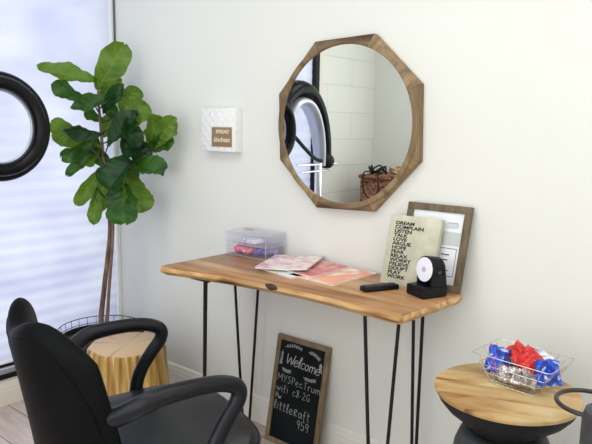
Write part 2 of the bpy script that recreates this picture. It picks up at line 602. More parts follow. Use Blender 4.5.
bark_m = noisemat('fig_bark', [(.35, (.10, .055, .035)), (.6, (.22, .14, .10)), (.75, (.34, .25, .19))], 30, 4, .8,
                  stretch=(1, 1, .3), bump=.4)
green_stem_m = noisemat('young_stem', [(.3, (.02, .014, .010)), (.7, (.045, .035, .018))], 30, 3, .6)
base = Vector((fx, fy, 0))


def px(*a): return at(*a)-base


WD = 2.90
bm = bmesh.new()
st = spline([Vector((.0, .01, .27)), px(101, 322, WD), px(104, 290, WD), px(108, 255, WD), px(110, 228, WD), px(108, 195, WD), px(104, 165, WD),
             px(101, 130, WD), px(99, 108, WD), px(98, 90, WD)], 6)
tube(bm, st, [.0135-.0085*i/(len(st)-1) for i in range(len(st))], 10)
obj('trunk', bm, bark_m, fig, 60)
bm = bmesh.new()
st = spline([Vector((.03, -.01, .27)), px(107, 322, WD-.02), px(109, 290, WD-.02), px(112, 250, WD-.02), px(113, 225, WD-.02), px(112, 195, WD-.04), px(118, 172, WD-.06),
             px(125, 160, WD-.06)], 6)
tube(bm, st, [.0085-.003*i/(len(st)-1) for i in range(len(st))], 8)
obj('trunk', bm, bark_m, fig, 60)

# leaves: base px, tip px, width px, depth offset, shade, cup
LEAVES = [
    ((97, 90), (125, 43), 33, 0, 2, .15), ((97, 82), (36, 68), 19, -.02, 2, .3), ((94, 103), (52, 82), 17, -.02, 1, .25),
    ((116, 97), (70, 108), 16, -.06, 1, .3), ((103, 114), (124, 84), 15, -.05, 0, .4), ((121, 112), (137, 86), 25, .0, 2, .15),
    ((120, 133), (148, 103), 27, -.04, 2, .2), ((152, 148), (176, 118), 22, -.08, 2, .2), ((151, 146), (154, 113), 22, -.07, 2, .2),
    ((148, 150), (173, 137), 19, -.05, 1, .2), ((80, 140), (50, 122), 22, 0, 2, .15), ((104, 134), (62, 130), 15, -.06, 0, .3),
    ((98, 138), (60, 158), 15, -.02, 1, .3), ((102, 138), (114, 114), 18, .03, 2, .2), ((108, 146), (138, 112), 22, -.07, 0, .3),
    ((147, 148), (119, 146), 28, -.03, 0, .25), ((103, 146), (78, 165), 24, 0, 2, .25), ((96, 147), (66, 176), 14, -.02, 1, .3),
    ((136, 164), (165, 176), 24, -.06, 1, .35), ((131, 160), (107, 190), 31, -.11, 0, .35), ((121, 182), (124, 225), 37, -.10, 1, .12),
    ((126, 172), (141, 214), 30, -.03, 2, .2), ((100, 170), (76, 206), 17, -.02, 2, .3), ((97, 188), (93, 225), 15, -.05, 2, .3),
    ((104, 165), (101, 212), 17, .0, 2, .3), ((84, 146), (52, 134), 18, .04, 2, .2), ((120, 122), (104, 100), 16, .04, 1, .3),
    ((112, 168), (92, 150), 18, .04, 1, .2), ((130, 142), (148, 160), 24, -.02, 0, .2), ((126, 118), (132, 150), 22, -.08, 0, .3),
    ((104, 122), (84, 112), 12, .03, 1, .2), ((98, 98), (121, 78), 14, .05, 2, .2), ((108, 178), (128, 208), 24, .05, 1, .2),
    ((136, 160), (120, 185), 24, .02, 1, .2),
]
leaf_ms = []
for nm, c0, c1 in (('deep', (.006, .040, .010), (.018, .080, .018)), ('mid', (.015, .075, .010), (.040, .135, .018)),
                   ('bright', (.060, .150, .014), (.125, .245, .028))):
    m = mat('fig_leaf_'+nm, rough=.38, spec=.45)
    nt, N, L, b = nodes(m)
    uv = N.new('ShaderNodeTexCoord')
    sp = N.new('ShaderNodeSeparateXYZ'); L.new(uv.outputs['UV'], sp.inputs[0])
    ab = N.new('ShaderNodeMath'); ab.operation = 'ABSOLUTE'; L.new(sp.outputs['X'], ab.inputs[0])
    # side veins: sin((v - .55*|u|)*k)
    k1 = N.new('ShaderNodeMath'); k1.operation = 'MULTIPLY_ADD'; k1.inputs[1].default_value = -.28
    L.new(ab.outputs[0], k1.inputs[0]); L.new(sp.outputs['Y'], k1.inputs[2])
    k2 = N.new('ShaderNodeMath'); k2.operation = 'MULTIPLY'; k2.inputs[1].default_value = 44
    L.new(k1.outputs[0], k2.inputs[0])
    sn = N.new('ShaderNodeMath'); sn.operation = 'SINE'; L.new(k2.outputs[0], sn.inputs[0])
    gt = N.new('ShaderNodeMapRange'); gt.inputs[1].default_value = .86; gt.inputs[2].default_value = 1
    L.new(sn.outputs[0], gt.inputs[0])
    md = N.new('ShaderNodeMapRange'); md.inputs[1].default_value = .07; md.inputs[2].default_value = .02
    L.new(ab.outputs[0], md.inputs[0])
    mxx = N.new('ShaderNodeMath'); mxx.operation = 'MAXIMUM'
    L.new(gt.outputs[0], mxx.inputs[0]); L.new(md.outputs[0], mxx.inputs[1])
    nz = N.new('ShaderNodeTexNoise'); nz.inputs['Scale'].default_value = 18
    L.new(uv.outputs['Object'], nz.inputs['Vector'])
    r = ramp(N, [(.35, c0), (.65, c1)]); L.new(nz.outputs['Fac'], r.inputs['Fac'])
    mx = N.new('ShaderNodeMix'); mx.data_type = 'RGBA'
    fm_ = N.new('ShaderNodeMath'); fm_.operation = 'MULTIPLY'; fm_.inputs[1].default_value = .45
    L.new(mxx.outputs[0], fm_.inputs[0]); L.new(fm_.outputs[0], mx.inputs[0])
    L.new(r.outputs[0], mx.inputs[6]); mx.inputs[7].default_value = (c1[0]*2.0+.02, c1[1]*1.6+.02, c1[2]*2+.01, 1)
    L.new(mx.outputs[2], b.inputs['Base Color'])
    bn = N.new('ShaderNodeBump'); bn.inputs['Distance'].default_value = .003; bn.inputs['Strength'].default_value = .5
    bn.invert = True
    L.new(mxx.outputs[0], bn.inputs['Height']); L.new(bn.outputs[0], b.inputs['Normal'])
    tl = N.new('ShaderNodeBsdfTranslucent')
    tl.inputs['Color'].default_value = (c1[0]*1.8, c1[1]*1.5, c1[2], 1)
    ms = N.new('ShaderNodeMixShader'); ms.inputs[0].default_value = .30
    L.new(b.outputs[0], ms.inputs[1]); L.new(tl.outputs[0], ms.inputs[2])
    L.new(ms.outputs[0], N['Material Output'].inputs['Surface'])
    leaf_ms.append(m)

rl = random.Random(3)
bm = bmesh.new()
uvl = bm.loops.layers.uv.new('UVMap')
bs = bmesh.new()
for (b0, t0, wpx, dz, shd, cup) in LEAVES:
    w0 = WD+dz
    far = max(abs(t0[0]-105), abs(b0[0]-105))
    wt = w0 - .0012*far + rl.uniform(-.04, .02)
    P0 = px(b0[0], b0[1], w0)
    P1 = px(t0[0], t0[1], wt)
    ax = P1-P0
    ln = ax.length
    ax.normalize()
    ln *= .95
    view = (CAMP-base-(P0+P1)/2).normalized()
    side = ax.cross(view).normalized()
    tilt = rl.uniform(-.7, .7)
    nrm = side.cross(ax).normalized()
    side = (side*math.cos(tilt)+nrm*math.sin(tilt)).normalized()
    nrm = side.cross(ax).normalized()
    if nrm.z < 0 and rl.random() < .4: pass
    wd = .90*wpx*wt/FPX/2/max(.75, math.cos(tilt))
    NU, NV = 8, 20
    ph = rl.uniform(0, 6)
    g = []
    bend = rl.uniform(.03, .16)*ln
    for iv in range(NV+1):
        v = iv/NV
        # fiddle outline: narrow base, waist, wide upper part with notch
        prof = (v**.55)*max(0, 1-v**4)**.5/.75
        if iv == 0: prof = .05
        if iv == NV: prof = .05
        row = []
        for iu in range(-NU, NU+1):
            u = iu/NU
            ww = wd*prof*1.05*(1+.05*math.sin(v*17+ph+u))
            q = P0+ax*(ln*(v-.0*(abs(u))))+side*(u*ww)
            if v > .85: q += ax*(ln*.06*(abs(u)**1.5))*(v-.85)/.15
            q += nrm*(cup*wd*(abs(u)**1.4)*1.6 - bend*(v-.5)**2*2.2 + .007*math.sin(v*13+ph+2*u)*abs(u)
                      + .0035*math.sin(v*38-6*abs(u)) + .010*math.sin(v*7+ph)*u)
            row.append((bm.verts.new(q), u, v))
        g.append(row)
    for A, B in zip(g, g[1:]):
        for i in range(2*NU):
            f = bm.faces.new((A[i][0], A[i+1][0], B[i+1][0], B[i][0]))
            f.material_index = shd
            for lp, s_ in zip(f.loops, (A[i], A[i+1], B[i+1], B[i])):
                lp[uvl].uv = (s_[1], s_[2])
    # petiole towards the stem
    sy = b0[1]+7
    sxp = 99+(sy-90)*.06 if sy < 165 else 105+(sy-165)*.08
    if abs(b0[0]-sxp) > 3:
        if b0[0] > 125: tgt = px(124, min(max(b0[1]+8, 158), 172), WD-.06)
        else: tgt = px(sxp, sy+4, WD)
        mid = (P0+tgt)/2+Vector((0, 0, -.006))
        tube(bs, spline([tgt, mid, P0, P0+ax*ln*.08], 4), .0032, 6)
for v in bm.verts:      # nothing pushes through the corner walls
    v.co.x = max(v.co.x, .03-fx); v.co.y = min(v.co.y, -.03-fy)
me = bpy.data.meshes.new('foliage'); bm.to_mesh(me); bm.free()
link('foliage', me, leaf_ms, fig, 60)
for p_ in (((112, 195), (118, 172), (125, 160), (128, 150), (126, 135), (124, 122)),
           ((125, 160), (136, 163), (143, 158), (148, 150)), ((104, 165), (98, 155), (90, 148))):
    tube(bs, spline([px(a_[0], a_[1], WD-.05) for a_ in p_], 5), .0045, 7)
obj('branches', bs, green_stem_m, fig, 60)

# ------------------------------------------------------------------ wall sign
sgn = thing('wall_sign', 'square white quilted box sign with small brown kindness plaque, hung left of the mirror', 'sign', (.786, 0, 1.271))
quilt = mat('white_quilt', (.86, .87, .87), .5)
nt, N, L, b = nodes(quilt)
tc = N.new('ShaderNodeTexCoord')
mp = N.new('ShaderNodeMapping'); mp.inputs['Rotation'].default_value = (0, R(45), 0)
L.new(tc.outputs['Object'], mp.inputs[0])
sp = N.new('ShaderNodeSeparateXYZ'); L.new(mp.outputs[0], sp.inputs[0])
outs = []
for ax_ in 'XZ':
    k = N.new('ShaderNodeMath'); k.operation = 'MULTIPLY'; k.inputs[1].default_value = PI/.030
    L.new(sp.outputs[ax_], k.inputs[0])
    s = N.new('ShaderNodeMath'); s.operation = 'SINE'; L.new(k.outputs[0], s.inputs[0])
    aa = N.new('ShaderNodeMath'); aa.operation = 'ABSOLUTE'; L.new(s.outputs[0], aa.inputs[0])
    outs.append(aa)
mn = N.new('ShaderNodeMath'); mn.operation = 'MINIMUM'
L.new(outs[0].outputs[0], mn.inputs[0]); L.new(outs[1].outputs[0], mn.inputs[1])
bn = N.new('ShaderNodeBump'); bn.inputs['Distance'].default_value = .004; bn.inputs['Strength'].default_value = .55
L.new(mn.outputs[0], bn.inputs['Height']); L.new(bn.outputs[0], b.inputs['Normal'])
obj('sign_box', box(bmesh.new(), -.103, -.042, -.092, .103, 0, .092, .003), quilt, sgn)
kraft = noisemat('brown_plaque', [(.3, (.26, .165, .08)), (.7, (.33, .22, .12))], 20, 3, .7)
obj('plaque', box(bmesh.new(), -.038, -.0445, -.071, .083, -.040, .012, .0008), kraft, sgn)
RX = Matrix.Rotation(R(90), 4, 'X')
cream = mat('cream_print', (.78, .72, .60), .6)
text_mesh('lettering', 'SPREAD', .021, cream, sgn, Matrix.Translation((.028, -.0447, -.014)) @ RX, 'CENTER', .0003, .0006, 0, 1.1)
text_mesh('lettering', 'kindness', .030, cream, sgn, Matrix.Translation((.022, -.0447, -.050)) @ RX, 'CENTER', .0003, .0004, .35, .95)

# ------------------------------------------------------------------ octagonal mirror
mir = thing('octagonal_mirror', 'round mirror in a wide octagonal frame of pieced brown wood', 'mirror', (1.425, 0, 1.298))
mglass = mat('mirror_silver', (.90, .93, .92), .0, 1)
off = R(2.0)
AP, RC = .309, .2855


def octr(t):
    s = (t-off) % (PI/4)
    return AP/math.cos(s-PI/8) if True else 0


def octpt(t, ap):
    # polygon radius with flat sides centred at multiples of 45 degrees
    s = ((t-off+PI/8) % (PI/4))-PI/8
    return ap/math.cos(s)


K = 14
for sgm in range(8):
    bm = bmesh.new()
    cols = []
    t0, t1 = off+PI/8+sgm*PI/4-PI/4+.001, off+PI/8+sgm*PI/4-.001
    for i in range(K+1):
        t = t0+(t1-t0)*i/K
        c_, s_ = math.cos(t), math.sin(t)
        ro = octpt(t, AP)
        rb = .3055
        prof = [(RC, -.028), (RC, -.034), (RC+.003, -.037), (rb-.002, -.037), (rb, -.035),
                (min(ro-.001, rb+.0015), -.0305), (ro-.003, -.027), (ro, -.024), (ro, -.001), (RC, -.001)]
        cols.append([bm.verts.new((r_*c_, y_, r_*s_)) for r_, y_ in prof])
    npf = len(cols[0])
    for A, B in zip(cols, cols[1:]):
        for j in range(npf):
            bm.faces.new((A[j], A[(j+1) % npf], B[(j+1) % npf], B[j]))
    bm.faces.new(cols[0]); bm.faces.new(cols[-1][::-1])
    # wood grain runs along the plank: bake rotation into the object, mesh in local frame
    tm = (t0+t1)/2
    rot = Matrix.Rotation(tm+PI/2, 4, 'Y')      # maps local x on the tangent
    bmesh.ops.transform(bm, matrix=rot.inverted(), verts=bm.verts[:])
    o = obj('frame_segment', bm, frame_ws[(0, 2, 1, 0, 1, 2, 0, 2)[sgm]], mir, 30)
    o.matrix_local = rot
RC2 = .288
bm = bmesh.new()
vs = [bm.verts.new((RC2*math.cos(2*PI*j/96), -.030, RC2*math.sin(2*PI*j/96))) for j in range(96)]
v2 = [bm.verts.new((RC2*math.cos(2*PI*j/96), -.003, RC2*math.sin(2*PI*j/96))) for j in range(96)]
bm.faces.new(vs); bm.faces.new(v2[::-1])
for j in range(96): bm.faces.new((vs[j], vs[(j+1) % 96], v2[(j+1) % 96], v2[j]))
obj('mirror_glass', bm, mglass, mir, 30)

# ------------------------------------------------------------------ console table
TZ = .771
tb = thing('console_table', 'live-edge wooden console table with black hairpin legs under the round mirror', 'table', (1.42, -.22, 0))
out = [(.929, -.476), (1.014, -.455), (1.103, -.437), (1.19, -.418), (1.272, -.406), (1.36, -.398), (1.444, -.391), (1.54, -.388), (1.642, -.388), (1.73, -.396), (1.80, -.402),
       (1.86, -.408), (1.900, -.412), (1.908, -.405), (1.915, -.33), (1.922, -.25), (1.928, -.20), (1.930, -.15), (1.938, -.09), (1.936, -.066), (1.92, -.05), (1.85, -.030), (1.7, -.018), (1.575, -.012), (1.4, -.012), (1.175, -.020),
       (1.05, -.045), (.98, -.07), (.94, -.098), (.932, -.12), (.930, -.25), (.926, -.359), (.922, -.45), (.924, -.470)]
out = [(x-1.42, y+.22) for x, y in out]
bm = bmesh.new()
th = .036
cen = Vector((0, 0))


def inset(p, d):
    v = Vector(p)
    return v - Vector((v.x/.5*d*1.0, v.y/.2*d))


layers = []
for (z, d, wob) in ((TZ-th, .012, .004), (TZ-th+.004, .008, .004), (TZ-th*.55, -.001, .003), (TZ-.006, .002, .0015), (TZ-.001, .004, 0), (TZ, .006, 0)):
    ring = []
    for i, p in enumerate(out):
        q = inset(p, d + wob*noise.noise(Vector((p[0]*14, p[1]*14, z*30))))
        if p[1] < -.14 and z < TZ-.02:
            q.y += .006*(1+noise.noise(Vector((p[0]*9, 5, 1))))
        ring.append(bm.verts.new((q.x, q.y, z)))
    layers.append(ring)
n = len(out)
for li, (A, B) in enumerate(zip(layers, layers[1:])):
    for j in range(n):
        f = bm.faces.new((A[j], A[(j+1) % n], B[(j+1) % n], B[j]))
        f.material_index = 1 if li < 3 else 0
f = bm.faces.new(layers[0][::-1]); f.material_index = 1
f = bm.faces.new(layers[-1]); f.material_index = 0
top = obj('tabletop', bm, [table_m, edge_m], tb, 40)
# bark knot on the front edge
bm = bmesh.new()
bmesh.ops.create_icosphere(bm, subdivisions=3, radius=1)
for v in bm.verts:
    v.co = Vector((v.co.x*.030, v.co.y*.007, v.co.z*.011))*(1+.25*noise.noise(v.co*3))
    v.co += Vector((1.403-1.42, -.392+.22+.001, TZ-.012))
obj('bark_knot', bm, barkm, top, 60)

# hairpin legs: plate + U rod
def hairpin(cx, cy, dx, dy):
    bm = bmesh.new()
    a = Vector((cx+dx*.075, cy, TZ-th-.003)); b_ = Vector((cx, cy+dy*.075, TZ-th-.003))
    foot = Vector((cx+dx*.030, cy+dy*.030, .007))
    d = (b_-a).normalized()
    pts = [a, a.lerp(foot-d*.014, .5), foot-d*.014+Vector((0, 0, .02)), foot-d*.008+Vector((0, 0, .005)), foot,
           foot+d*.008+Vector((0, 0, .005)), foot+d*.014+Vector((0, 0, .02)), b_.lerp(foot+d*.014, .5), b_]
    tube(bm, pts, .0058, 10)
    pl = [(cx, cy), (cx+dx*.09, cy), (cx+dx*.09, cy+dy*.012), (cx+dx*.012, cy+dy*.09), (cx, cy+dy*.09)]
    if dx*dy < 0: pl = pl[::-1]
    prism(bm, pl, TZ-th-.003, TZ-th+.0015)
    return bm


for cx, cy, dx, dy in ((-.378, -.205, 1, 1), (-.458, .172, 1, -1), (.422, -.155, -1, 1), (.424, .142, -1, -1)):
    obj('hairpin_leg', hairpin(cx, cy, dx, dy), black_m, tb, 40)

# ------------------------------------------------------------------ acrylic box
acr = mat('clear_acrylic', (.97, .97, 1), .03)
nt, N, L, b = nodes(acr)
tr = N.new('ShaderNodeBsdfTransparent'); tr.inputs['Color'].default_value = (.985, .985, 1, 1)
ly = N.new('ShaderNodeLayerWeight'); ly.inputs['Blend'].default_value = .35
df = N.new('ShaderNodeBsdfDiffuse'); df.inputs['Color'].default_value = (.85, .85, .92, 1)
gl = N.new('ShaderNodeBsdfGlossy'); gl.inputs['Roughness'].default_value = .08
m1 = N.new('ShaderNodeMixShader'); m1.inputs[0].default_value = .55
L.new(df.outputs[0], m1.inputs[1]); L.new(gl.outputs[0], m1.inputs[2])
mr = N.new('ShaderNodeMapRange'); mr.inputs[3].default_value = .015; mr.inputs[4].default_value = .25
L.new(ly.outputs['Facing'], mr.inputs[0])
ms = N.new('ShaderNodeMixShader'); L.new(mr.outputs[0], ms.inputs[0])
L.new(tr.outputs[0], ms.inputs[1]); L.new(m1.outputs[0], ms.inputs[2])
L.new(ms.outputs[0], N['Material Output'].inputs['Surface'])
edge_acr = mat('acrylic_edge', (.60, .58, .68), .15, spec=.6)

bw, bd, bh = .212, .125, .094
bx = thing('acrylic_drawer_box', 'small clear acrylic two-drawer box on the left end of the console table', 'drawer box', (1.040, -.077, TZ), R(2))


def walls(bm, x0, y0, z0, x1, y1, z1, t, top=False, front=True):
    box(bm, x0, y0, z0, x1, y1, z0+t)
    if top: box(bm, x0, y0, z1-t, x1, y1, z1)
    box(bm, x0, y0, z0+t, x0+t, y1, z1-(t if top else 0))
    box(bm, x1-t, y0, z0+t, x1, y1, z1-(t if top else 0))
    box(bm, x0+t, y1-t, z0+t, x1-t, y1, z1-(t if top else 0))
    if front: box(bm, x0+t, y0, z0+t, x1-t, y0+t, z1-(t if top else 0))


bm = bmesh.new()
walls(bm, -bw/2, -bd/2+.002, .0, bw/2, bd/2, bh, .0025, True, False)
box(bm, -bw/2+.0025, -bd/2+.002, bh*.5-.001, bw/2-.0025, bd/2-.003, bh*.5+.001)
obj('case', bm, acr, bx, None)
bm = bmesh.new()
e = .0009
X, Y, Z0 = bw/2, bd/2, 0
for z in (.001, bh*.5, bh):
    for pq in (((-X, -Y), (X, -Y)), ((X, -Y), (X, Y)), ((X, Y), (-X, Y)), ((-X, Y), (-X, -Y))):
        tube(bm, [(pq[0][0], pq[0][1], z), (pq[1][0], pq[1][1], z)], e, 6)
for sx in (-X, X):
    for sy in (-Y, Y):
        tube(bm, [(sx, sy, 0.001), (sx, sy, bh)], e, 6)
obj('polished_edges', bm, edge_acr, bx)
for k, z in enumerate((.004, bh*.5+.003)):
    bm = bmesh.new()
    walls(bm, -X+.004, -Y+.001, z, X-.004, Y-.006, z+.038, .0018)
    d_ = obj('drawer', bm, acr, bx, None)
    bm = bmesh.new()
    lathe(bm, [(.004, 0), (.004, .006), (.006, .008), (.006, .011), (.003, .013)], 16,
          Matrix.Translation((0, -Y+.001, z+.02)) @ Matrix.Rotation(R(90), 4, 'X'))
    obj('knob', bm, edge_acr, d_)


def blob(r, seed, amp=.3, sub=3, sq=(1, 1, 1)):
    bm = bmesh.new()
    bmesh.ops.create_icosphere(bm, subdivisions=sub, radius=1)
    for v in bm.verts:
        k = 1+amp*noise.noise(v.co*2.2+Vector((seed, seed*2, 0)))+amp*.5*noise.noise(v.co*5+Vector((seed, 0, 4)))
        v.co = Vector((v.co.x*sq[0], v.co.y*sq[1], v.co.z*sq[2]))*r*k
    return bm


pinkm = noisemat('hot_pink_fabric', [(.35, (.80, .06, .20)), (.6, (.95, .22, .40)), (.75, (.95, .45, .40))], 60, 3, .7)
purp = noisemat('purple_fabric', [(.35, (.12, .09, .38)), (.65, (.28, .22, .58))], 60, 3, .7)


def boxitem(name, bm, m, label, cat, x, y, z, group=None):
    o = obj(name, bm, m, None, 60)
    p = Matrix.Translation((1.040, -.077, TZ)) @ Matrix.Rotation(R(2), 4, 'Z') @ Vector((x, y, z))
    o.location = p
    return tag(o, label, cat, group)


def scrunch(r, r2, seed):
    bm = bmesh.new()
    pts, rr = [], []
    for i in range(36):
        t = 2*PI*i/36
        pts.append((r*math.cos(t), r*math.sin(t), .003*math.sin(5*t)))
        rr.append(r2*(1+.28*math.sin(t*9+seed)))
    tube(bm, pts, rr, 10, True, up=(0, 0, 1))
    return bm


boxitem('hair_scrunchie', scrunch(.0175, .0115, 1), pinkm, 'hot pink scrunchie at the left of the lower clear drawer', 'scrunchie', -.058, -.022, .0205)
boxitem('hair_scrunchie', scrunch(.016, .0105, 2), noisemat('coral_fabric', [(.3, (.9, .12, .22)), (.7, (1, .35, .33))], 50, 3, .7),
        'coral pink scrunchie in the middle of the lower clear drawer', 'scrunchie', -.006, -.026, .0195)
boxitem('hair_scrunchie', scrunch(.0165, .0115, 3), purp, 'purple scrunchie near the middle right of the lower clear drawer', 'scrunchie', .044, -.022, .0205)
boxitem('hair_scrunchie', scrunch(.014, .009, 4), noisemat('violet_fabric', [(.3, (.16, .14, .42)), (.7, (.38, .34, .66))], 50, 3, .7),
        'pale violet scrunchie at the right end of the lower clear drawer', 'scrunchie', .078, .015, .0185)
bm = bmesh.new()
for i in range(3): box(bm, -.052+i*.004, -.034, .0035*i, .05-.003*i, .03, .0035*i+.003, .0006)
boxitem('card_stack', bm, noisemat('pale_card', [(.4, (.55, .56, .66)), (.6, (.80, .80, .86))], 30, 3, .5),
        'stack of pale cards inside the upper clear drawer', 'cards', -.012, -.01, bh*.5+.0052)
bm = bmesh.new()
tube(bm, [(-.03+.06*i/40, .006*math.sin(i*.9), .0035+.003*math.cos(i*.9)) for i in range(41)], .0012, 6)
tube(bm, [(-.03, .004, .0015), (.03, .004, .0015)], .0013, 6)
boxitem('hair_clip', bm, noisemat('gold_metal', [(.3, (.75, .55, .2)), (.7, (.9, .7, .35))], 20, 2, .3, metal=1),
        'thin gold hair clip lying on top of the acrylic box', 'hair clip', -.05, .015, bh+.0016)

# ------------------------------------------------------------------ magazines
def cover(name, cols, seed, scale=9):
    m = mat(name, rough=.3, spec=.5)
    nt, N, L, b = nodes(m)
    tc = N.new('ShaderNodeTexCoord')
    vo = N.new('ShaderNodeTexVoronoi'); vo.inputs['Scale'].default_value = scale*1.6
    nz = N.new('ShaderNodeTexNoise'); nz.inputs['Scale'].default_value = scale; nz.inputs['Detail'].default_value = 6; nz.inputs['Distortion'].default_value = .8
    mp = N.new('ShaderNodeMapping'); mp.inputs['Location'].default_value = (seed, seed*.7, seed*.3)
    L.new(tc.outputs['Object'], mp.inputs[0]); L.new(mp.outputs[0], nz.inputs['Vector'])
    r = ramp(N, cols)
    r.color_ramp.interpolation = 'EASE'
    L.new(nz.outputs['Fac'], r.inputs['Fac'])
    L.new(r.outputs[0], b.inputs['Base Color'])
    return m


paper_m = mat('paper_edges', (.80, .79, .76), .7)


def magazine(label, cx, cy, z0, w, h, th, rz, m, curl=.0, openm=False):
    t = thing('magazine', label, 'magazine', (cx, cy, z0), rz, 'magazines on the console table')
    def sheet(z, tk, infl, name, mm):
        bm = bmesh.new()
        nx, ny = 16, 6
        T, B = [], []
        for i in range(nx+1):
            x = -w/2-infl+(w+2*infl)*i/nx
            zz = z+curl*(((i/nx))**3)
            if openm: zz += .006*math.exp(-((i/nx-.5)/.16)**2)*-.6+.004*abs(math.sin(PI*i/nx*2))
            T.append([bm.verts.new((x, -h/2-infl+(h+2*infl)*j/ny, zz+tk)) for j in range(ny+1)])
            B.append([bm.verts.new((x, -h/2-infl+(h+2*infl)*j/ny, zz)) for j in range(ny+1)])
        for i in range(nx):
            for j in range(ny):
                bm.faces.new((T[i][j], T[i+1][j], T[i+1][j+1], T[i][j+1]))
                bm.faces.new((B[i][j+1], B[i+1][j+1], B[i+1][j], B[i][j]))
            bm.faces.new((B[i][0], B[i+1][0], T[i+1][0], T[i][0]))
            bm.faces.new((T[i][ny], T[i+1][ny], B[i+1][ny], B[i][ny]))
        for j in range(ny):
            bm.faces.new((T[0][j], T[0][j+1], B[0][j+1], B[0][j]))
            bm.faces.new((B[nx][j], B[nx][j+1], T[nx][j+1], T[nx][j]))
        return obj(name, bm, mm, t, 30)
    sheet(0, th-.0006, 0, 'pages', paper_m)
    sheet(th-.0006, .0006, .0005, 'cover', m)
    return t


orange_cover = cover('orange_floral_cover', [(.35, (.85, .83, .78)), (.45, (.85, .30, .16)), (.52, (.9, .42, .25)), (.60, (.86, .82, .76))], 3, 7)
red_cover = cover('red_portrait_cover', [(.34, (.82, .74, .68)), (.44, (.60, .10, .13)), (.54, (.74, .30, .28)), (.66, (.86, .80, .74))], 1.2, 8)
pink_cover = cover('pink_collage_cover', [(.30, (.25, .15, .22)), (.40, (.70, .35, .48)), (.50, (.84, .62, .72)), (.60, (.82, .80, .55)), (.7, (.85, .78, .85))], 7, 26)
white_cover = cover('pale_cover', [(.35, (.45, .50, .48)), (.45, (.78, .80, .78)), (.7, (.88, .88, .86))], 4, 12)
magazine('open pale magazine with orange flowers, rightmost and lowest of the pile', 1.486, -.150, TZ, .205, .245, .005, R(-4), orange_cover)
magazine('whitish magazine sticking out at the front of the pile', 1.33, -.178, TZ, .21, .20, .005, R(-12), white_cover)
magazine('red magazine lying in the middle of the pile', 1.385, -.135, TZ+.0052, .185, .215, .005, R(-6), red_cover)
magazine('pink collage magazine, leftmost and topmost of the pile', 1.288, -.150, TZ+.0104, .195, .235, .006, R(22), pink_cover, curl=.010)

# ------------------------------------------------------------------ canvas and picture frame leaning on the wall
ang_f = math.atan2(.066, .262)
fr = thing('picture_frame', 'grey-brown wooden frame with a printed certificate, leaning on the wall behind the word canvas', 'picture frame', (1.8195, -.093, TZ))
FW, FH, FT = .231, .281, .014
TL_ = Matrix.Rotation(-ang_f, 4, 'X')
fb = .024
for nm_, q in (('frame_rail', (-FW/2, 0, FW/2, fb)), ('frame_rail', (-FW/2, FH-fb, FW/2, FH)),
               ('frame_stile', (-FW/2, fb, -FW/2+fb, FH-fb)), ('frame_stile', (FW/2-fb, fb, FW/2, FH-fb))):
    bm = bmesh.new()
    box(bm, q[0], 0, q[1], q[2], FT, q[3], .0015, mat=None)
    bmesh.ops.transform(bm, matrix=TL_, verts=bm.verts[:])
    obj(nm_, bm, greywood_m, fr)
bm = bmesh.new(); box(bm, -FW/2+fb-.002, .007, fb-.002, FW/2-fb+.002, .011, FH-fb+.002)
bmesh.ops.transform(bm, matrix=TL_, verts=bm.verts[:])
pr = obj('print', bm, mat('print_paper', (.80, .83, .86), .35), fr)
bm = bmesh.new(); box(bm, -.02, .0064, .150, FW/2-fb-.004, .0071, .195)
bmesh.ops.transform(bm, matrix=TL_, verts=bm.verts[:])
obj('grey_band', bm, mat('grey_green_print', (.52, .57, .54), .4), pr)
bm = bmesh.new()
for q in ((.02, .05, .082, .052), (.02, .14, .082, .142), (.02, .05, .0215, .142), (.0805, .05, .082, .142)):
    box(bm, q[0], .0062, q[1], q[2], .0071, q[3])
for i, (x0_, x1_) in enumerate(((.03, .058), (.03, .055), (.028, .05), (.03, .062))):
    box(bm, x0_, .0062, .118-i*.017, x1_, .0071, .122-i*.017)
bmesh.ops.transform(bm, matrix=TL_, verts=bm.verts[:])
obj('printed_lines', bm, mat('navy_ink', (.06, .09, .18), .5), pr)
bm = bmesh.new()
box(bm, .035, .0062, .21, .075, .0071, .225, .004)
bmesh.ops.transform(bm, matrix=TL_, verts=bm.verts[:])
obj('printed_crest', bm, mat('pale_blue_ink', (.55, .62, .66), .5), pr)

cvm = noisemat('canvas_beige', [(.35, (.50, .48, .37)), (.6, (.62, .60, .47)), (.75, (.70, .68, .56))], 14, 4, .8, bump=.2, bscale=300)
cv = thing('word_art_canvas', 'beige canvas block with a column of bold black words, leaning on the frame', 'canvas', (1.756, -.1235, TZ))
CW, CH, CT = .190, .236, .022
ang_c = math.atan2(.060, .227)
TC = Matrix.Rotation(-ang_c, 4, 'X')
bm = bmesh.new(); box(bm, -CW/2, 0, 0, CW/2, CT, CH, .002)
bmesh.ops.transform(bm, matrix=TC, verts=bm.verts[:])
obj('canvas_block', bm, cvm, cv)
inkm = mat('black_ink', (.012, .011, .010), .6)
words = ['DREAM', 'COMPLAIN', 'LISTEN', 'TALK', 'LOVE', 'ARGUE', 'HOPE', 'FEAR', 'RELAX', 'WORRY', 'BELIEVE', 'DOUBT', 'PLAY', 'WORK']
for i, w_ in enumerate(words):
    text_mesh('lettering', w_, .0158, inkm, cv, TC @ Matrix.Translation((-CW/2+.024, -.0004, CH-.032-i*.0140)) @ RX,
              'LEFT', .0002, .00065, 0, 1.0, sx=1.36)

# ------------------------------------------------------------------ small lamp
n_ = Vector((-.40, -.917, 0)).normalized()
lamp = thing('desk_lamp', 'small black table lamp with round white face on the right end of the console', 'lamp', (1.862, -.168, TZ), math.atan2(n_.x, -n_.y)*1.0)
# local: face towards -y
obj('base', prism(bmesh.new(), [(-.044, -.046), (.040, -.046), (.040, .046), (-.044, .046)], 0, .034, .002), plastic_m, lamp)
bm = bmesh.new()
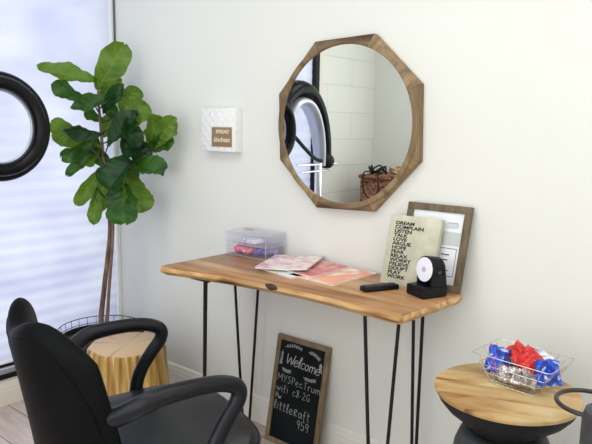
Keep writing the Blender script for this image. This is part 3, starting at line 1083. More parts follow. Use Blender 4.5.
# sloped foot detail on top of the base and side yoke plates
for sx in (-.038, .030):
    pts = [(-.012, .03), (.046, .03), (.040, .075), (.030, .098), (.012, .108), (-.006, .098), (-.012, .08)]
    prism(bm, pts, sx, sx+.008, 0, Matrix(((0, 0, 1, 0), (1, 0, 0, 0), (0, 1, 0, 0), (0, 0, 0, 1))))
obj('yoke', bm, plastic_m, lamp, 35)
RYm = Matrix.Translation((0, .000, .083)) @ Matrix.Rotation(R(90-6), 4, 'X')
hd = obj('lamp_head', lathe(bmesh.new(), [(.036, -.040), (.040, -.036), (.0425, -.01), (.0425, .012), (.040, .014)], 48, RYm), gloss_black_m, lamp, 35)
facem = mat('milky_face', (.78, .78, .86), .35, emis=(.80, .82, 1), es=.10)
obj('lamp_face', lathe(bmesh.new(), [(.0385, .013), (.0380, .0155), (.030, .0165)], 48, RYm), facem, hd, 35)
bm = bmesh.new()
lathe(bm, [(.009, .0166), (.009, .0172)], 24, RYm, True)
obj('face_mark', bm, mat('pale_grey_mark', (.50, .50, .60), .4), hd)
bm = bmesh.new()
lathe(bm, [(.006, 0), (.006, .004), (.004, .005)], 20, Matrix.Translation((.038, .012, .080)) @ Matrix.Rotation(R(90), 4, 'Y'))
obj('pivot_screw', bm, mat('grey_screw', (.10, .10, .11), .3, 1), lamp)

# ------------------------------------------------------------------ remote
rem = thing('remote_control', 'black remote control lying on the table in front of the canvas', 'remote', (1.716, -.214, TZ), R(62))
bm = bmesh.new(); box(bm, -.064, -.020, 0, .064, .020, .017, .005)
for v in bm.verts:
    if v.co.z > .009: v.co.y *= .93
obj('shell', bm, plastic_m, rem)
bm = bmesh.new()
for i in range(6):
    for j in (-1, 0, 1):
        if i == 2 and j == 0: continue
        box(bm, -.05+i*.014-.0035, j*.010-.003, .0165, -.05+i*.014+.0035, j*.010+.003, .0182, .0006)
obj('buttons', bm, mat('grey_button', (.05, .05, .06), .4), rem)
bm = bmesh.new(); lathe(bm, [(.010, .0165), (.010, .0185), (.008, .019)], 24, Matrix.Translation((.045, 0, 0)))
obj('dial_button', bm, mat('purple_button', (.07, .04, .13), .35), rem)

# ------------------------------------------------------------------ chalkboard
ck = thing('chalkboard', 'small wood-framed chalkboard with a handwritten welcome note, leaning under the console table', 'chalkboard', (1.250, -.098, 0))
KW, KH, KT = .268, .446, .016
ang_k = math.atan2(.080, .436)
TK = Matrix.Rotation(-ang_k, 4, 'X')
kb = .020
for nm_, q in (('frame_rail', (-KW/2, 0, KW/2, kb)), ('frame_rail', (-KW/2, KH-kb, KW/2, KH)),
               ('frame_stile', (-KW/2, kb, -KW/2+kb, KH-kb)), ('frame_stile', (KW/2-kb, kb, KW/2, KH-kb))):
    bm = bmesh.new(); box(bm, q[0], 0, q[1], q[2], KT, q[3], .0015)
    bmesh.ops.transform(bm, matrix=TK, verts=bm.verts[:])
    obj(nm_, bm, chalkframe_m, ck)
slate = noisemat('chalk_slate', [(.35, (.005, .008, .010)), (.7, (.012, .016, .018))], 7, 4, .7, spec=.12)
bm = bmesh.new(); box(bm, -KW/2+kb-.002, .006, kb-.002, KW/2-kb+.002, .012, KH-kb+.002)
bmesh.ops.transform(bm, matrix=TK, verts=bm.verts[:])
sl = obj('slate', bm, slate, ck)
chalk = mat('white_chalk', (.52, .54, .54), .9)
# handwriting strokes on a unit box (x 0..w, y 0..1, descenders below 0)
G = {
    'W': (1.0, [[(0, 1), (.22, 0), (.5, .75), (.75, 0), (1, 1.05)]]),
    'e': (.55, [[(.05, .3), (.45, .38), (.42, .55), (.22, .62), (.03, .4), (.08, .1), (.3, 0), (.5, .12)]]),
    'l': (.3, [[(.05, .1), (.2, .6), (.28, 1), (.15, 1.05), (.08, .6), (.12, .05), (.3, .05)]]),
    'i': (.22, [[(.1, .6), (.1, 0)], [(.1, .82), (.12, .86)]]),
    'c': (.5, [[(.45, .52), (.25, .62), (.05, .35), (.15, .05), (.4, .04), (.5, .12)]]),
    'o': (.55, [[(.25, .6), (.05, .35), (.2, .02), (.42, .15), (.42, .5), (.25, .6)]]),
    'm': (.8, [[(.05, .6), (.08, 0)], [(.08, .45), (.25, .62), (.38, .45), (.38, 0)], [(.38, .45), (.55, .62), (.7, .45), (.72, 0)]]),
    'M': (.8, [[(0, 0), (.08, 1), (.38, .35), (.68, 1), (.78, 0)]]),
    'Y': (.65, [[(0, 1), (.3, .5)], [(.62, 1), (.2, -.05)]]),
    'S': (.55, [[(.5, .9), (.3, 1), (.08, .8), (.25, .52), (.48, .3), (.3, .02), (.02, .12)]]),
    'P': (.55, [[(.08, 0), (.08, 1)], [(.08, 1), (.45, .95), (.48, .6), (.1, .5)]]),
    'T': (.6, [[(.0, .9), (.58, .95)], [(.3, .92), (.28, 0)]]),
    't': (.42, [[(.2, 1), (.18, .1), (.35, .02)], [(.02, .68), (.4, .7)]]),
    'r': (.45, [[(.08, .6), (.1, 0)], [(.1, .4), (.28, .62), (.42, .52)]]),
    'R': (.55, [[(.08, 0), (.1, .8)], [(.1, .72), (.35, .85), (.42, .6), (.12, .4), (.45, 0)]]),
    'u': (.55, [[(.05, .6), (.08, .1), (.3, .02), (.45, .2), (.46, .6)], [(.46, .3), (.5, 0)]]),
    'w': (.7, [[(0, .6), (.15, 0), (.33, .45), (.5, 0), (.66, .62)]]),
    'f': (.42, [[(.42, .95), (.25, 1), (.18, .75), (.16, -.15)], [(.02, .52), (.38, .55)]]),
    'a': (.55, [[(.42, .5), (.2, .62), (.04, .3), (.18, .02), (.4, .2), (.43, .58), (.5, 0)]]),
    '8': (.5, [[(.4, .9), (.2, 1), (.08, .8), (.38, .4), (.4, .12), (.2, 0), (.06, .18), (.4, .7), (.4, .9)]]),
    '.': (.25, [[(.08, .3), (.13, .3)]]),
    '2': (.55, [[(.05, .8), (.25, 1), (.42, .8), (.3, .4), (.04, .03), (.5, .05)]]),
    'G': (.6, [[(.5, .85), (.25, 1), (.04, .5), (.2, .02), (.5, .15), (.5, .42), (.28, .42)]]),
    '9': (.5, [[(.42, .9), (.2, 1), (.05, .75), (.2, .5), (.4, .65), (.42, .9), (.38, .4), (.3, 0)]]),
    '5': (.5, [[(.45, 1), (.12, .97), (.08, .55), (.35, .58), (.44, .3), (.28, .02), (.03, .1)]]),
    ' ': (.3, []),
}


def write(bm, s, x, z, h, slope=0, r=.0011, sp=.12, shear=0.0, stretch=1.0):
    for ch in s:
        w_, st_ = G[ch]
        for s1 in st_:
            P = [(x+(a_+shear*b_)*h*stretch, .0052, z+b_*h+(a_*h)*slope) for a_, b_ in s1]
            if len(P) == 2 and (Vector(P[0])-Vector(P[1])).length < .002:
                P[1] = (P[1][0]+.0012, P[1][1], P[1][2])
            tube(bm, spline(P, 4), r, 6)
        x += (w_+sp)*h*stretch
        z += (w_+sp)*h*stretch*slope
    return x


for (s, x, z, h, slp, r_, sp_, shr, strx) in (
        ('Welcome', -.078, .335, .040, -.06, .0016, .02, .2, 1.0),
        ('MYSPecTrum', -.108, .258, .029, -.03, .0008, .16, 0, 1.02),
        ('wifi', -.108, .216, .029, -.03, .0008, .16, 0, 1.02),
        ('c8.2G', -.023, .2135, .029, -.03, .0008, .16, 0, 1.02),
        ('Pw', -.108, .184, .022, -.03, .0010, .10, 0, 1),
        ('littleRaft', -.110, .140, .033, -.03, .0009, .14, 0, 1.05),
        ('959', .018, .092, .034, -.03, .0009, .14, 0, 1)):
    bm = bmesh.new()
    write(bm, s, x, z, h, slp, r_, sp_, shr, strx)
    bmesh.ops.transform(bm, matrix=TK, verts=bm.verts[:])
    obj('chalk_writing', bm, chalk, sl, 60)
# chalk wreath of leafy sprigs around the heading
bm = bmesh.new()
for (x0_, z0_, x1_, z1_, bow) in ((-.092, .398, .0, .405, .010), (.03, .402, .092, .385, .008), (.097, .375, .100, .335, .004), (-.100, .385, -.104, .325, -.006),
                                  (-.095, .312, -.045, .306, -.006), (.02, .300, .085, .302, -.006)):
    P = [Vector((x0_+(x1_-x0_)*t, .0052, z0_+(z1_-z0_)*t+bow*math.sin(PI*t))) for t in [i/8 for i in range(9)]]
    tube(bm, P, .0007, 5)
    for i in range(1, 8):
        for s_ in (-1, 1):
            d = (P[i+1]-P[i-1]).normalized()
            nn = Vector((-d.z, 0, d.x))*s_
            tube(bm, [P[i], P[i]+nn*.004+d*.003, P[i]+nn*.007+d*.007], [.0008, .0016, .0005], 5)
bmesh.ops.transform(bm, matrix=TK, verts=bm.verts[:])
obj('chalk_wreath', bm, chalk, sl, 60)

# ------------------------------------------------------------------ round side table
RTX, RTY, RTZ = 2.204, -.370, .625
RS = .94
rt = thing('round_side_table', 'round drum side table with pale wood top on a black hourglass base', 'side table', (RTX, RTY, 0), R(20))
# planked wood disc
prm = mat('plank_disc', rough=.38, spec=.35)
nt, N, L, b = nodes(prm)
tc = N.new('ShaderNodeTexCoord')
sp = N.new('ShaderNodeSeparateXYZ'); L.new(tc.outputs['Object'], sp.inputs[0])
dv = N.new('ShaderNodeMath'); dv.operation = 'MULTIPLY'; dv.inputs[1].default_value = 1/.078
L.new(sp.outputs['Y'], dv.inputs[0])
fl = N.new('ShaderNodeMath'); fl.operation = 'FLOOR'; L.new(dv.outputs[0], fl.inputs[0])
wn = N.new('ShaderNodeTexWhiteNoise'); wn.noise_dimensions = '1D'; L.new(fl.outputs[0], wn.inputs['W'])
cx_ = N.new('ShaderNodeCombineXYZ')
xm = N.new('ShaderNodeMath'); xm.operation = 'MULTIPLY'; xm.inputs[1].default_value = 2.6
L.new(sp.outputs['X'], xm.inputs[0]); L.new(xm.outputs[0], cx_.inputs['X'])
ym = N.new('ShaderNodeMath'); ym.operation = 'MULTIPLY'; ym.inputs[1].default_value = 8
L.new(sp.outputs['Y'], ym.inputs[0]); L.new(ym.outputs[0], cx_.inputs['Y'])
zm = N.new('ShaderNodeMath'); zm.operation = 'MULTIPLY'; zm.inputs[1].default_value = 9
L.new(wn.outputs['Value'], zm.inputs[0]); L.new(zm.outputs[0], cx_.inputs['Z'])
nz = N.new('ShaderNodeTexNoise'); nz.inputs['Scale'].default_value = 1.6; nz.inputs['Detail'].default_value = 6; nz.inputs['Distortion'].default_value = .7
L.new(cx_.outputs[0], nz.inputs['Vector'])
r = ramp(N, [(.32, (.24, .11, .035)), (.42, (.47, .26, .09)), (.52, (.64, .42, .175)), (.66, (.80, .61, .32))])
L.new(nz.outputs['Fac'], r.inputs['Fac'])
hs = N.new('ShaderNodeHueSaturation')
vr = N.new('ShaderNodeMapRange'); vr.inputs[3].default_value = .74; vr.inputs[4].default_value = 1.12
L.new(wn.outputs['Value'], vr.inputs[0]); L.new(vr.outputs[0], hs.inputs['Value'])
L.new(r.outputs[0], hs.inputs['Color']); L.new(hs.outputs[0], b.inputs['Base Color'])
obj('wood_top', lathe(bmesh.new(), [(.175, RTZ-.015), (.181, RTZ-.012), (.183, RTZ-.006), (.182, RTZ-.002), (.179, RTZ)], 96), prm, rt, 40)
bm = bmesh.new()
lathe(bm, [(.173, RTZ-.015), (.175, RTZ-.018), (.170, RTZ-.032), (.152, RTZ-.054), (.122, RTZ-.078), (.094, RTZ-.100), (.080, RTZ-.116)], 96)
obj('upper_bowl', bm, noisemat('matte_black_metal', [(.3, (.010, .012, .013)), (.7, (.013, .015, .016))], 12, 3, .55, spec=.2), rt, 40)
bm = bmesh.new()
lathe(bm, [(.080, RTZ-.116), (.090, RTZ-.114), (.102, RTZ-.117), (.112, RTZ-.127), (.124, RTZ-.16), (.150, .28), (.168, .14), (.18, .02), (.178, 0)], 96)
obj('lower_drum', bm, noisemat('charcoal_metal', [(.3, (.030, .033, .036)), (.7, (.045, .048, .052))], 12, 3, .5, spec=.4), rt, 40)

# wire basket
BKX, BKY = 2.216, -.312
bk = thing('wire_basket', 'rectangular silver wire basket of snack packets on the round side table', 'basket', (BKX, BKY, RTZ), R(-6))
bm = bmesh.new()
bx0, bx1, by0, by1 = -.064, .068, -.058, .058
tx0, tx1, ty0, ty1 = -.103, .110, -.074, .080
zb_, zt_ = .003, .078


def lerp4(k, z):
    return (bx0+(tx0-bx0)*z, bx1+(tx1-bx1)*z, by0+(ty0-by0)*z, by1+(ty1-by1)*z)


def rr_(z, rd=.01):
    x0, x1, y0, y1 = lerp4(0, z)
    zz = zb_+(zt_-zb_)*z
    pts = []
    for cx, cy, a0 in ((x1-rd, y1-rd, 0), (x0+rd, y1-rd, 90), (x0+rd, y0+rd, 180), (x1-rd, y0+rd, 270)):
        for s_ in range(5):
            a = R(a0+s_*22.5)
            pts.append((cx+rd*math.cos(a), cy+rd*math.sin(a), zz))
    return pts


tube(bm, rr_(1), .0011, 8, True, up=(0, 0, 1))
for z in (.0, .33, .62): tube(bm, rr_(z), .0007, 6, True, up=(0, 0, 1))
def at_r(fx_, fy_, z):
    x0, x1, y0, y1 = lerp4(0, z)
    return (x0+(x1-x0)*fx_, y0+(y1-y0)*fy_, zb_+(zt_-zb_)*z)


for i in range(1, 10):
    f_ = i/10
    tube(bm, [at_r(f_, 0, 1), at_r(f_, 0, 0), at_r(f_, 1, 0), at_r(f_, 1, 1)], .0007, 6, up=(1, .01, 0))
for i in range(1, 7):
    f_ = i/7
    tube(bm, [at_r(0, f_, 1), at_r(0, f_, 0), at_r(1, f_, 0), at_r(1, f_, 1)], .0007, 6, up=(.01, 1, 0))
obj('wire_frame', bm, steel_m, bk, 60)

foil = lambda name, stops, sc=14, metal=.35, rough=.25: noisemat(name, stops, sc, 3, rough, metal=metal, bump=.5, bscale=40, dist=1)
foil_blue = foil('blue_foil', [(.36, (.75, .78, .90)), (.42, (.02, .07, .48)), (.62, (.03, .10, .60)), (.70, (.80, .82, .95))], 20)
foil_bluepink = foil('blue_pink_foil', [(.33, (.85, .08, .25)), (.42, (.03, .09, .55)), (.52, (.02, .06, .45)), (.62, (.55, .62, .85))], 26)
foil_red = foil('red_foil', [(.35, (.55, .02, .02)), (.6, (.78, .05, .04)), (.85, (.9, .2, .15))], 12, .2)
foil_silver = foil('silver_foil', [(.35, (.40, .37, .36)), (.5, (.75, .73, .74)), (.65, (.88, .87, .88))], 60, .8, .22)
foil_white = foil('white_blue_wrap', [(.38, (.12, .22, .55)), (.46, (.80, .81, .86)), (.75, (.88, .88, .92))], 22, .1)
foil_black = foil('black_wrap', [(.35, (.01, .01, .015)), (.65, (.03, .03, .04))], 12, .2)
foil_green = foil('green_white_wrap', [(.40, (.10, .35, .16)), (.55, (.80, .84, .78))], 30, .1)


def packet(name, label, m, x, y, z, w, h, t, rot, seed, crump=.25, group='snack packets in the wire basket'):
    w, h, x, y = w*1.06, h*1.06, x*.88, y*.88
    bm = bmesh.new()
    nx, ny = 16, 14
    T, B = [], []
    for i in range(nx+1):
        u = i/nx*2-1
        rt_, rb_ = [], []
        for j in range(ny+1):
            v = j/ny*2-1
            puff = max(0, (1-abs(u)**2.6))**.5*max(0, (1-abs(v)**3))**.6
            q = Vector((u*w/2*(1-.08*(1-abs(v))), v*h/2*(1+.04*math.sin(9*u)), 0))
            n1 = noise.noise(Vector((u*1.8+seed, v*1.8, seed)))*crump*t*2.0
            n2 = (abs(noise.noise(Vector((u*4+seed, v*4, 3))))-.2)*crump*t*1.6
            fold = .12*t*math.sin(24*u) * (abs(v) > .86)
            rt_.append(bm.verts.new(q+Vector((0, 0, puff*t/2+n1+n2*puff+fold+.0004))))
            rb_.append(bm.verts.new(q+Vector((0, 0, -puff*t/2+n1-n2*puff+fold-.0004))))
        T.append(rt_); B.append(rb_)
    for i in range(nx):
        for j in range(ny):
            bm.faces.new((T[i][j], T[i+1][j], T[i+1][j+1], T[i][j+1]))
            bm.faces.new((B[i][j+1], B[i+1][j+1], B[i+1][j], B[i][j]))
        bm.faces.new((B[i][0], B[i+1][0], T[i+1][0], T[i][0]))
        bm.faces.new((T[i][ny], T[i+1][ny], B[i+1][ny], B[i][ny]))
    for j in range(ny):
        bm.faces.new((T[0][j], T[0][j+1], B[0][j+1], B[0][j]))
        bm.faces.new((B[nx][j], B[nx][j+1], T[nx][j+1], T[nx][j]))
    o = obj(name, bm, m, None, 50)
    o.location = Matrix.Translation((BKX, BKY, RTZ)) @ Matrix.Rotation(R(-6), 4, 'Z') @ Vector((x, y, z))
    o.rotation_euler = [R(a) for a in rot]
    return tag(o, label, 'snack', group)


packet('snack_packet', 'blue and pink shiny packet standing at the left end of the basket', foil_bluepink, -.066, -.018, .052, .055, .070, .022, (72, 8, 8), 1)
packet('snack_packet', 'dark blue packet lying low at the left corner of the basket', foil_blue, -.040, .018, .030, .06, .05, .022, (30, 10, 40), 5)
packet('snack_packet', 'green and white wrapped bar showing behind the blue and pink packet', foil_green, -.030, .040, .052, .05, .035, .014, (60, 0, -10), 9)
packet('snack_packet', 'bright red packet leaning over the middle of the basket, left one of two', foil_red, -.016, .020, .074, .070, .045, .016, (35, 22, -30), 2, .3)
packet('snack_packet', 'bright red peaked packet at the centre of the basket, right one of two', foil_red, .030, -.006, .070, .070, .058, .022, (48, 30, -14), 3, .45)
packet('snack_packet', 'crumpled silver foil packet at the front left of the basket bottom', foil_silver, -.022, -.036, .028, .060, .042, .022, (60, 0, -5), 4, .5)
packet('snack_packet', 'crumpled silver foil packet at the front right of the basket bottom', foil_silver, .030, -.038, .031, .062, .044, .026, (55, 5, 10), 6, .6)
packet('snack_packet', 'black packet in the middle of the basket between silver foil and red', foil_black, .022, -.020, .044, .045, .03, .016, (50, 0, 5), 7)
packet('snack_packet', 'white packet with blue print at the back right of the basket', foil_white, .052, .032, .062, .070, .055, .020, (50, 12, -20), 8, .35)
packet('snack_packet', 'shiny blue packet standing at the right end of the basket', foil_blue, .088, -.012, .056, .058, .062, .020, (68, -12, 18), 10, .35)
packet('snack_packet', 'small white wrapper at the bottom right corner of the basket', foil_white, .058, .005, .022, .045, .04, .018, (20, 0, 30), 11, .35)

# ------------------------------------------------------------------ ring stand at the right edge
rs = thing('ring_stand', 'black metal stand with a horizontal ring, at the right edge beside the round table', 'stand', (2.488, -.568, 0))
obj('base_plate', lathe(bmesh.new(), [(.085, 0), (.085, .008), (.080, .012), (.02, .014)], 48), black_m, rs, 35)
obj('post', lathe(bmesh.new(), [(.052, .012), (.052, .705), (.047, .722), (.018, .730)], 32),
    noisemat('dark_grey_cast', [(.3, (.030, .032, .034)), (.7, (.05, .052, .055))], 30, 3, .5), rs, 35)
bm = bmesh.new()
tube(bm, [(-.052+.070*math.cos(2*PI*i/48), .066+.070*math.sin(2*PI*i/48), .702) for i in range(48)], .0052, 10, True, up=(0, 0, 1))
tube(bm, [(-.01, .014, .702), (-.03, .04, .702)], .0042, 10)
obj('ring_holder', bm, noisemat('dark_bronze', [(.3, (.030, .028, .026)), (.7, (.05, .047, .042))], 30, 3, .4, metal=.3), rs, 50)

# ------------------------------------------------------------------ salon chair
Fd = Vector((.32, .947, 0)).normalized()
CHO = Vector((1.402, -.937, 0))
ch = thing('salon_chair', 'black leather styling chair with looping arms in the left foreground', 'chair', CHO, math.atan2(-Fd.x, Fd.y))
# local frame: +y forward, +x to the chair's right
# seat cushion
bm = bmesh.new()
NS = 40
sect = []
prof = [(0.0, .375), (.92, .375), (1.0, .395), (1.02, .425), (1.0, .452), (.93, .466), (.7, .473), (.4, .475), (0.0, .476)]


def seat_out(t):
    # superellipse, wider at the front
    c_, s_ = math.cos(t), math.sin(t)
    ex = 2/3.2
    x = (abs(c_)**ex)*(1 if c_ >= 0 else -1)*.262
    y = (abs(s_)**ex)*(1 if s_ >= 0 else -1)*.262
    return Vector((x*(1+.06*(y/.26)), y+.04, 0))


rings = []
for k, z in prof:
    rings.append([bm.verts.new((seat_out(2*PI*j/72).x*max(k, .02), (seat_out(2*PI*j/72).y-.04)*max(k, .02)+.04,
                                z+(.006*math.sin(0) if 1 else 0))) for j in range(72)])
for A, B in zip(rings, rings[1:]):
    for j in range(72): bm.faces.new((A[j], A[(j+1) % 72], B[(j+1) % 72], B[j]))
bm.faces.new(rings[0][::-1]); bm.faces.new(rings[-1])
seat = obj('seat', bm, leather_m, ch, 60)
pip = [(seat_out(2*PI*j/72).x*1.012, (seat_out(2*PI*j/72).y-.04)*1.012+.04, .447) for j in range(72)]
obj('seat_piping', tube(bmesh.new(), pip, .004, 8, True, up=(0, 0, 1)), leather_m, seat, 60)

# backrest: curved padded shell
NU, NV = 28, 22


def back_pt(u, v, side):
    """u -1..1 across, v 0..1 up, side 0 front / 1 back"""
    half = .250-.015*v
    x = half*u
    ztop = .822 - .030*math.exp(-((u+.15)/.30)**2) + .008*math.exp(-((u+.62)/.22)**2) - .030*max(0, (-u-.70)/.30)**2 - .062*max(0, (u-.55)/.45)**2 + .018*math.exp(-((u-.5)/.28)**2)
    z = .40+(ztop-.40)*v
    rec = -.075*max(0, v-.05)**1.15
    y = -.215+(.125 if u > 0 else .055)*(abs(u)**2.2)+rec
    th = .075*(1-.25*v)
    edge = (1-abs(u)**7)**.5
    vv = max(0., (v-.88)/.12)
    edge *= (1-vv**2.2)**.5 if vv < 1 else 0
    th2 = max(.004, th*edge)
    y += (th2/2 if side == 0 else -th2/2) 
    return Vector((x, y, z))


bm = bmesh.new()
us = [math.sin(PI/2*(-1+2*i/NU))*.35+(-1+2*i/NU)*.65 for i in range(NU+1)]
vs_ = [1-(1-j/NV)**1.5 for j in range(NV+1)]
F_ = [[bm.verts.new(back_pt(u, v, 0)) for v in vs_] for u in us]
B_ = [[bm.verts.new(back_pt(u, v, 1)) for v in vs_] for u in us]
for i in range(NU):
    for j in range(NV):
        bm.faces.new((F_[i][j], F_[i+1][j], F_[i+1][j+1], F_[i][j+1]))
        bm.faces.new((B_[i][j+1], B_[i+1][j+1], B_[i+1][j], B_[i][j]))
    bm.faces.new((B_[i][0], B_[i+1][0], F_[i+1][0], F_[i][0]))
    bm.faces.new((F_[i][NV], F_[i+1][NV], B_[i+1][NV], B_[i][NV]))
for j in range(NV):
    bm.faces.new((F_[0][j], F_[0][j+1], B_[0][j+1], B_[0][j]))
    bm.faces.new((B_[NU][j], B_[NU][j+1], F_[NU][j+1], F_[NU][j]))
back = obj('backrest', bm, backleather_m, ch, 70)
# seam piping following the back outline
pts = []
for i in range(61):
    t = PI*i/60
    c_, s_ = math.cos(t), math.sin(t)
    pts.append(back_pt(-.955*math.copysign(abs(c_)**.42, c_), .03+.90*abs(s_)**.42, 1)+Vector((0, -.0004, 0)))
obj('back_seam', tube(bmesh.new(), pts, .0018, 6), backleather_m, back, 60)
for s in (1, -1):
    P = [(s*.155, -.150 if s > 0 else -.200, .590), (s*.226, -.122 if s > 0 else -.15, .612), (s*.274, -.075, .650), (s*.280, -.02, .664), (s*.280, .07, .667), (s*.278, .13, .660), (s*.276, .168, .640),
         (s*.276, .168, .608), (s*.277, .138, .568), (s*.280, .108, .522), (s*.280, .090, .475), (s*.270, .080, .42), (s*.235, .07, .395)]
    if s > 0: P = [(x, y, z+.010*max(0, min(1, (z-.45)/.15))) for x, y, z in P]
    sp_ = spline(P, 7)
    n = len(sp_)
    rr = [.027-.006*min(1, i/(n*.35)) for i in range(n)]
    obj('armrest', tube(bmesh.new(), sp_, rr, 16, up=(1, 0, 0), flat=.85), armplastic_m, ch, 60)
obj('pedestal', lathe(bmesh.new(), [(.035, .03), (.035, .25), (.055, .255), (.055, .36), (.12, .365), (.12, .378)], 32), chrome_m, ch, 35)
obj('base_disc', lathe(bmesh.new(), [(.29, 0), (.29, .012), (.27, .022), (.06, .034), (.04, .036)], 64), chrome_m, ch, 35)

# ------------------------------------------------------------------ ring hair processor (left edge, also seen in the mirror)
HP = Vector((.40, -.790, 1.273))
ho = Vector((.34, -1.30, 0))
hp = thing('hair_processor', 'black ring-shaped salon hair processor on a chrome stand at the left edge', 'hair dryer', ho)
nr = Vector((1, -.10, .03)).normalized()            # ring axis
e1 = Vector((0, 0, 1)).cross(nr).normalized()
e2 = nr.cross(e1)
if e1.y < 0: e1 = -e1


def ringpts(c, ra, rb, k=72):
    return [c+e1*ra*math.cos(2*PI*i/k)+e2*rb*math.sin(2*PI*i/k) for i in range(k)]


obj('outer_ring', tube(bmesh.new(), [p-ho for p in ringpts(HP-nr*.022, .174, .184)], .0230, 14, True, up=nr, flat=1.3), gloss_black_m, hp, 60)
obj('inner_ring', tube(bmesh.new(), [p-ho for p in ringpts(HP+nr*.030-e1*.012, .150, .160)], .0250, 14, True, up=nr, flat=1.2), gloss_black_m, hp, 60)
obj('heater_band', tube(bmesh.new(), [p-ho for p in ringpts(HP+nr*.004-e1*.010, .128, .138)], .006, 10, True, up=nr), silver_m, hp, 60)
# tall arched hood behind, seen only in the mirror
def arch(ra, rb, w, fl, a0, a1, x=.30, k=30):
    bm = bmesh.new()
    P, rr = [], []
    for i in range(k+1):
        t = R(a0)+R(a1-a0)*i/k
        P.append(Vector((x, -1.15-ra*math.cos(t), 1.06+rb*math.sin(t)))-ho)
        rr.append(w*(.72+.28*math.sin(PI*i/k)))
    return tube(bm, P, rr, 16, up=(1, 0, 0), flat=fl)


obj('hood', arch(.270, .46, .052, 1.5, -4, 168), gloss_black_m, hp, 60)
obj('hood_lining', arch(.200, .385, .026, 2.4, -2, 160, .325), silver_m, hp, 60)
J = Vector((.34, -1.405, 1.075))-ho
bm = bmesh.new()
bmesh.ops.create_uvsphere(bm, u_segments=24, v_segments=14, radius=.050)
bmesh.ops.translate(bm, verts=bm.verts[:], vec=J)
obj('joint_knob', bm, plastic_m, hp, 60)
bm = bmesh.new()
tube(bm, [J+Vector((.03, .34, -.015)), J+Vector((0, 0, -.02)), J+Vector((-.0, -.10, -.02))], .008, 10)
tube(bm, [J+Vector((.03, .30, -.06)), J+Vector((.0, -.04, -.06))], .006, 10)
obj('cross_rod', bm, chrome_m, hp, 60)
bm = bmesh.new()
ply = J+Vector((.0, .085, 0))
tube(bm, [(ply.x, ply.y, J.z-.01), (ply.x, ply.y, .06)], .024, 16)
obj('stand_pole', bm, chrome_m, hp, 60)
bm = bmesh.new()
for k in range(5):
    a = 2*PI*k/5+.3
    tube(bm, [(ply.x, ply.y, .075), (ply.x+.22*math.cos(a), ply.y+.22*math.sin(a), .05)], [.018, .011], 10)
obj('star_base', bm, chrome_m, hp, 60)
for k in range(5):
    a = 2*PI*k/5+.3
    bm = bmesh.new()
    lathe(bm, [(.024, -.009), (.026, -.006), (.026, .006), (.024, .009)], 20,
          Matrix.Translation((ply.x+.22*math.cos(a), ply.y+.22*math.sin(a), .026)) @ Matrix.Rotation(R(90), 4, 'X'))
    obj('caster', bm, plastic_m, hp, 40)
bm = bmesh.new()
tube(bm, spline([J+Vector((0, .02, 0)), J+Vector((.03, .18, .03)), HP-ho-e1*.178], 8), .012, 10)
obj('ring_bracket', bm, plastic_m, hp, 60)

# ------------------------------------------------------------------ wicker chest with cables, reflected in the mirror
wk = mat('wicker', rough=.7, spec=.3)
nt, N, L, b = nodes(wk)
tc = N.new('ShaderNodeTexCoord')
mp = N.new('ShaderNodeMapping'); mp.inputs['Scale'].default_value = (38, 38, 60)
L.new(tc.outputs['Object'], mp.inputs[0])
vo = N.new('ShaderNodeTexVoronoi'); vo.inputs['Scale'].default_value = 1
L.new(mp.outputs[0], vo.inputs['Vector'])
r = ramp(N, [(.1, (.46, .24, .12)), (.5, (.30, .14, .07)), (.85, (.07, .03, .015))])
L.new(vo.outputs['Distance'], r.inputs['Fac']); L.new(r.outputs[0], b.inputs['Base Color'])
bn = N.new('ShaderNodeBump'); bn.inputs['Distance'].default_value = .006; bn.invert = True
L.new(vo.outputs['Distance'], bn.inputs['Height']); L.new(bn.outputs[0], b.inputs['Normal'])
wc = thing('wicker_hamper', 'brown wicker hamper with cables on its lid, reflected at the lower right of the mirror', 'hamper', (.42, -2.22, 0))
HZ = .955
bm = bmesh.new(); box(bm, -.20, -.24, 0, .20, .24, HZ-.03, .012)
obj('hamper_body', bm, wk, wc, 40)
bm = bmesh.new(); box(bm, -.21, -.25, HZ-.03, .21, .25, HZ, .010)
obj('lid', bm, wk, wc, 40)
rc = random.Random(5)


def coil(cx, cy, z, r0, k, seed, rad, hgt=.05):
    rg_ = random.Random(seed)
    pts = []
    for i in range(k):
        t = i*.9
        pts.append((cx+r0*(1+.3*rg_.uniform(-1, 1))*math.cos(t), cy+r0*(1+.3*rg_.uniform(-1, 1))*math.sin(t), z+rad+hgt*rg_.random()))
    return tube(bmesh.new(), spline(pts, 5), rad, 8)


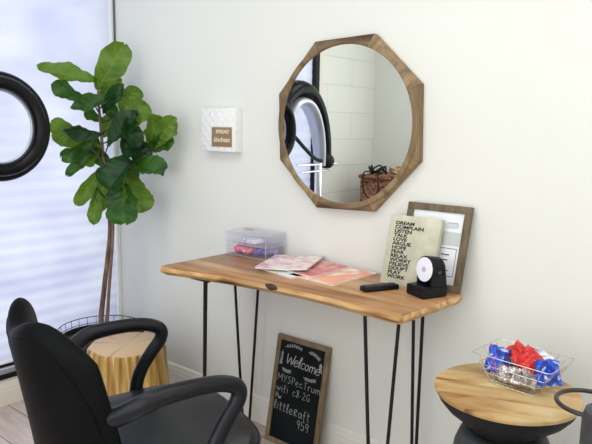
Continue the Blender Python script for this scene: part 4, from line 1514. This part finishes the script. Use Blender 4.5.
o = obj('tangled_cable', coil(.325, -2.06, HZ, .060, 26, 1, .006, .06), plastic_m, None, 60)
tag(o, 'tangled black cable heaped on the hamper lid, seen in the mirror', 'cable')
bm = bmesh.new()
tube(bm, spline([(.27, -2.03, HZ+.02), (.265, -1.965, HZ+.015), (.27, -1.945, HZ-.05), (.29, -1.94, HZ-.13), (.345, -1.935, HZ-.165), (.40, -1.94, HZ-.12), (.40, -1.945, HZ-.03), (.385, -1.965, HZ+.015), (.375, -2.03, HZ+.02)], 8), .005, 8)
o = tag(obj('hanging_cable', bm, plastic_m, None, 60), 'black cable loop hanging down the wicker hamper front, seen in the mirror', 'cable')
o = obj('rope_coil', coil(.40, -2.20, HZ, .05, 22, 4, .009, .05),
        noisemat('tan_rope', [(.3, (.42, .28, .16)), (.7, (.62, .45, .28))], 50, 3, .8), None, 60)
tag(o, 'tan rope coil lying on the hamper beside the black cables, seen in the mirror', 'rope')
ct = thing('hair_clipper', 'black hair clipper with white tip lying on the wicker hamper, seen in the mirror', 'clipper', (.47, -2.30, HZ), R(150))
bm = bmesh.new(); box(bm, -.08, -.025, 0, .05, .025, .045, .012)
obj('clipper_body', bm, plastic_m, ct, 40)
bm = bmesh.new(); box(bm, -.11, -.022, .004, -.08, .022, .040, .008)
obj('clipper_tip', bm, white_m, ct, 40)

# ------------------------------------------------------------------ lights
def area(name, loc, rot, sx, sy, power, col):
    l = bpy.data.lights.new(name, 'AREA')
    l.shape = 'RECTANGLE'; l.size = sx; l.size_y = sy
    l.energy = power; l.color = col
    o = bpy.data.objects.new(name, l)
    o.location = loc; o.rotation_euler = rot
    C.objects.link(o)
    return o


# daylight outside the window shining through the shade
area('daylight', (-.75, -.9, 1.45), (0, R(-90), 0), 2.9, 2.6, 29, (.85, .885, 1.0))
# ceiling panels
area('ceiling_panel', (2.9, -1.1, H-.03), (0, 0, 0), 1.4, .9, 12, (1.0, .985, .95))
area('ceiling_panel', (1.2, -1.5, H-.03), (0, 0, 0), 1.0, .8, 11, (1.0, .99, .97))
area('right_fill', (W-.05, -1.3, 1.4), (0, R(90), 0), 1.8, 1.8, 9, (1.0, .985, .96))  # added fill panel at the solid right wall, shining left; no opening modelled
area('front_fill', (1.95, D+.05, 1.15), (R(-90), 0, R(180)), 2.3, 1.9, 24, (.96, .98, 1.0))  # added low fill at the front wall, lifts the lower back wall

wd_ = bpy.data.worlds.new('world')
scene.world = wd_
wd_.use_nodes = True
bg = wd_.node_tree.nodes['Background']
bg.inputs[0].default_value = (.75, .82, .95, 1)
bg.inputs[1].default_value = .6
scene.view_settings.view_transform = 'Standard'
scene.view_settings.look = 'None'
scene.view_settings.exposure = .13
scene.view_settings.gamma = 1
scene.cycles.max_bounces = 8
scene.cycles.transparent_max_bounces = 16
